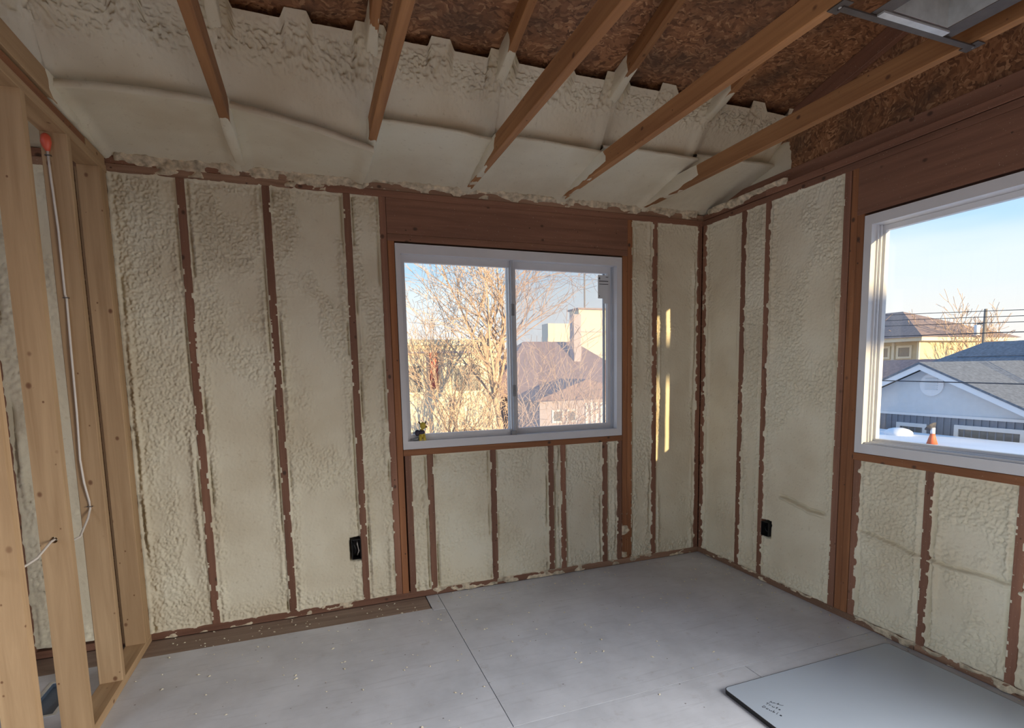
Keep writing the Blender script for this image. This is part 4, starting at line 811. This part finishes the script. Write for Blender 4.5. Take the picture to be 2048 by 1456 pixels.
# bare trees
def tree(name, label, base, height, seed, lean=(0, 0), spread=0.55, levels=5, r0=0.12, first=0.28, kids=(5, 4, 4, 3, 3), twig='twig', group='bare trees', stems=1, upright=0.35, rmin=0.004):
    r = random.Random(seed); root = empty(name, base); tag(root, label, 'tree', group)
    tr, br = MB(), MB()
    def limb(p, d, L, rad, lev):
        n = 4 if lev < 2 else (3 if lev < 4 else 2); pts = [p]; dirs = [d]
        for k in range(n):
            j = Vector((r.gauss(0, 1), r.gauss(0, 1), r.gauss(0, 0.6))) * (0.10 + 0.05 * lev)
            d = (d + j + Vector((0, 0, upright * 0.25))).normalized(); p = p + d * (L / n); pts.append(p); dirs.append(d)
        rs = [max(rmin, rad * (1 - 0.62 * k / n)) for k in range(n + 1)]
        (tr if lev == 0 else br).tube(pts, rs, 7 if lev == 0 else (4 if lev < 3 else 3), False)
        if lev + 1 >= levels: return
        nk = kids[lev] + r.randint(0, 1)
        for k in range(nk):
            t = r.uniform(first if lev == 0 else 0.2, 1.0); i = min(n - 1, int(t * n)); q = pts[i].lerp(pts[i + 1], t * n - i)
            a = r.uniform(0, 6.283); dd = dirs[i + 1]; e1 = dd.orthogonal().normalized(); e2 = dd.cross(e1); sp = spread * r.uniform(0.7, 1.5)
            nd = (dd + (e1 * math.cos(a) + e2 * math.sin(a)) * sp + Vector((0, 0, upright * 0.3))).normalized()
            limb(q, nd, L * r.uniform(0.45, 0.72), max(rmin, rs[i] * r.uniform(0.42, 0.65)), lev + 1)
    for s_ in range(stems):
        d0 = Vector((lean[0] + (r.gauss(0, 0.28) if stems > 1 else 0), lean[1] + (r.gauss(0, 0.28) if stems > 1 else 0), 1)).normalized()
        limb(Vector(base) + Vector((r.gauss(0, 0.12), r.gauss(0, 0.12), 0)) * (stems > 1), d0, height * 0.62, r0, 0)
    tr.build('trunk', M['bark'], root, True); br.build('branches', M[twig], root, False)
    return root
tree('bare_tree', 'large bare tree with fanned branches rising behind the middle of the back window', (1.95, 9.0, GZ), 9.4, 3, spread=0.85, levels=5, r0=0.12, first=0.58, kids=(11, 6, 4, 3), rmin=0.005, upright=0.35)
tree('bare_tree', 'bare many-stemmed tree in front of the yellow building at the left edge of the window', (0.25, 9.6, GZ), 6.2, 8, spread=0.5, levels=5, r0=0.05, kids=(4, 4, 3, 2), stems=2, rmin=0.0055)
tree('bare_tree', 'slender bare tree between the yellow building and the large fanned tree', (1.0, 10.8, GZ), 6.4, 15, spread=0.5, levels=5, r0=0.05, kids=(4, 4, 3, 2), stems=2, rmin=0.0055)
tree('bare_tree', 'bare reddish thicket low behind the meeting stile of the back window', (2.4, 10.2, GZ), 5.2, 23, spread=0.6, levels=5, r0=0.04, kids=(4, 4, 3, 2), stems=4, rmin=0.0055)
tree('skyline_tree', 'bare spreading tree behind the utility pole', (26.5, 12.9, GZ), 6.3, 41, spread=0.7, levels=5, r0=0.12, first=0.78, kids=(7, 4, 3, 2), upright=0.5, rmin=0.010)
tree('skyline_tree', 'distant rounded bare tree on the skyline left of the utility pole', (44, 24.5, GZ), 4.6, 47, spread=0.7, levels=5, r0=0.2, first=0.5, kids=(8, 5, 4, 3), rmin=0.014)
tree('skyline_tree', 'distant small bare tree beside the cream house', (40, 25.6, GZ), 4.3, 53, spread=0.7, levels=5, r0=0.2, first=0.5, kids=(8, 5, 4, 3), rmin=0.014)
# yellow building behind the trees
yb = empty('yellow_building', (1.0, 17.0, GZ)); tag(yb, 'flat-roofed pale yellow building with a red panel behind the bare trees', 'building')
part(MB().box((-9.0, 3.1), (14.0, 20.0), (GZ, 2.22)), 'wall', 'yellow_wall', yb); part(MB().box((-9.1, 3.2), (13.9, 20.1), (2.22, 2.40)), 'parapet', 'cream_trim', yb)
part(MB().box((-9.05, 3.15), (13.93, 14.0), (1.98, 2.03)), 'ledge', 'mauve_wall', yb); part(MB().box((0.80, 1.05), (13.9, 14.0), (0.88, 2.0)), 'red_panel', 'red_panel', yb)
for u in ((-0.5, 0.60), (1.5, 2.5)): house_window(yb, 'y', u, (0.7, 1.66), 14.0)
for u in ((-0.5, 0.60), (1.5, 2.5)): house_window(yb, 'y', u, (-1.6, -0.4), 14.0)
# houses beyond the right half of the back window
h3 = empty('brown_roof_house', (6.5, 19.0, GZ)); tag(h3, 'house with broad mauve-brown roof behind the hazy half of the back window', 'house')
part(MB().box((3.9, 10.5), (17.0, 23.0), (GZ, 0.4)), 'wall', 'mauve_wall', h3)
part(MB().add([(3.5, 16.4, 0.4), (11.0, 16.4, 0.4), (11.0, 23.4, 0.4), (3.5, 23.4, 0.4), (6.1, 19.6, 2.65), (8.6, 19.6, 2.65)], [(0, 1, 5, 4), (1, 2, 5), (2, 3, 4, 5), (3, 0, 4), (3, 2, 1, 0)]), 'roof', 'brown_roof', h3)
part(MB().box((7.95, 8.30), (18.3, 18.7), (1.6, 3.75)), 'chimney', 'mauve_wall', h3)
h4 = empty('tall_cream_house', (11.5, 25.0, GZ)); tag(h4, 'tall pale cream house stepping up above the mauve-brown roof', 'house')
part(MB().box((10.3, 17.5), (22.5, 23.6), (GZ, 4.45)), 'wall', 'cream_trim', h4); part(MB().box((8.7, 10.298), (22.8, 23.6), (GZ, 3.75)), 'wing', 'cream_trim', h4)
part(MB().box((10.2, 17.6), (22.4, 23.7), (4.45, 4.53)), 'roof', 'tan_roof', h4); part(MB().tube([(10.6, 22.42, 4.53), (10.6, 22.42, 6.6)], 0.045, 6), 'mast', 'pole', h4)
for zc in (3.3, 2.1): part(MB().box((10.3, 17.5), (22.46, 22.5), (zc, zc + 0.05)), 'siding_course', 'mauve_wall', h4)
h5 = empty('garden_shed', (6.3, 15.0, GZ)); tag(h5, 'low grey-mauve outbuilding with small windows below the hazy pane', 'outbuilding')
part(MB().box((4.6, 8.6), (14.2, 16.0), (GZ, 0.35)), 'wall', 'mauve_wall', h5); part(MB().prism([(4.3, 13.9, 0.35), (8.9, 13.9, 0.35), (6.3, 13.9, 1.05)], (0, 2.4, 0)), 'roof', 'brown_roof', h5)
house_window(h5, 'y', (5.05, 5.5), (-0.45, 0.0), 14.2, 'fascia', 0.06); house_window(h5, 'y', (5.6, 6.0), (-0.45, 0.0), 14.2, 'fascia', 0.06)
for k in range(8): part(MB().box((6.35 + k * 0.2, 6.44 + k * 0.2), (14.14, 14.2), (-1.0, 0.2)), 'batten', 'fascia', h5)

# unseen tree added beyond the rear of the house; its heavy level limb breaks the low sunbeam that enters by the right window
st_ = tree('added_shade_tree', 'unseen bare tree added on the sunny side, its heavy level limb blocking sun', (5.2, -15.0, GZ), 5.4, 61, spread=0.5, levels=2, r0=0.22, first=0.9, kids=(2, 3), group=None)
MB().tube([(5.2, -15.0, 2.0), (4.5, -15.0, 2.9), (3.5, -15.0, 3.42), (2.55, -15.0, 3.47), (1.4, -15.0, 3.55), (0.2, -15.0, 3.85)], [0.19, 0.18, 0.17, 0.155, 0.12, 0.06], 10).build('limb', M['bark'], st_, True)
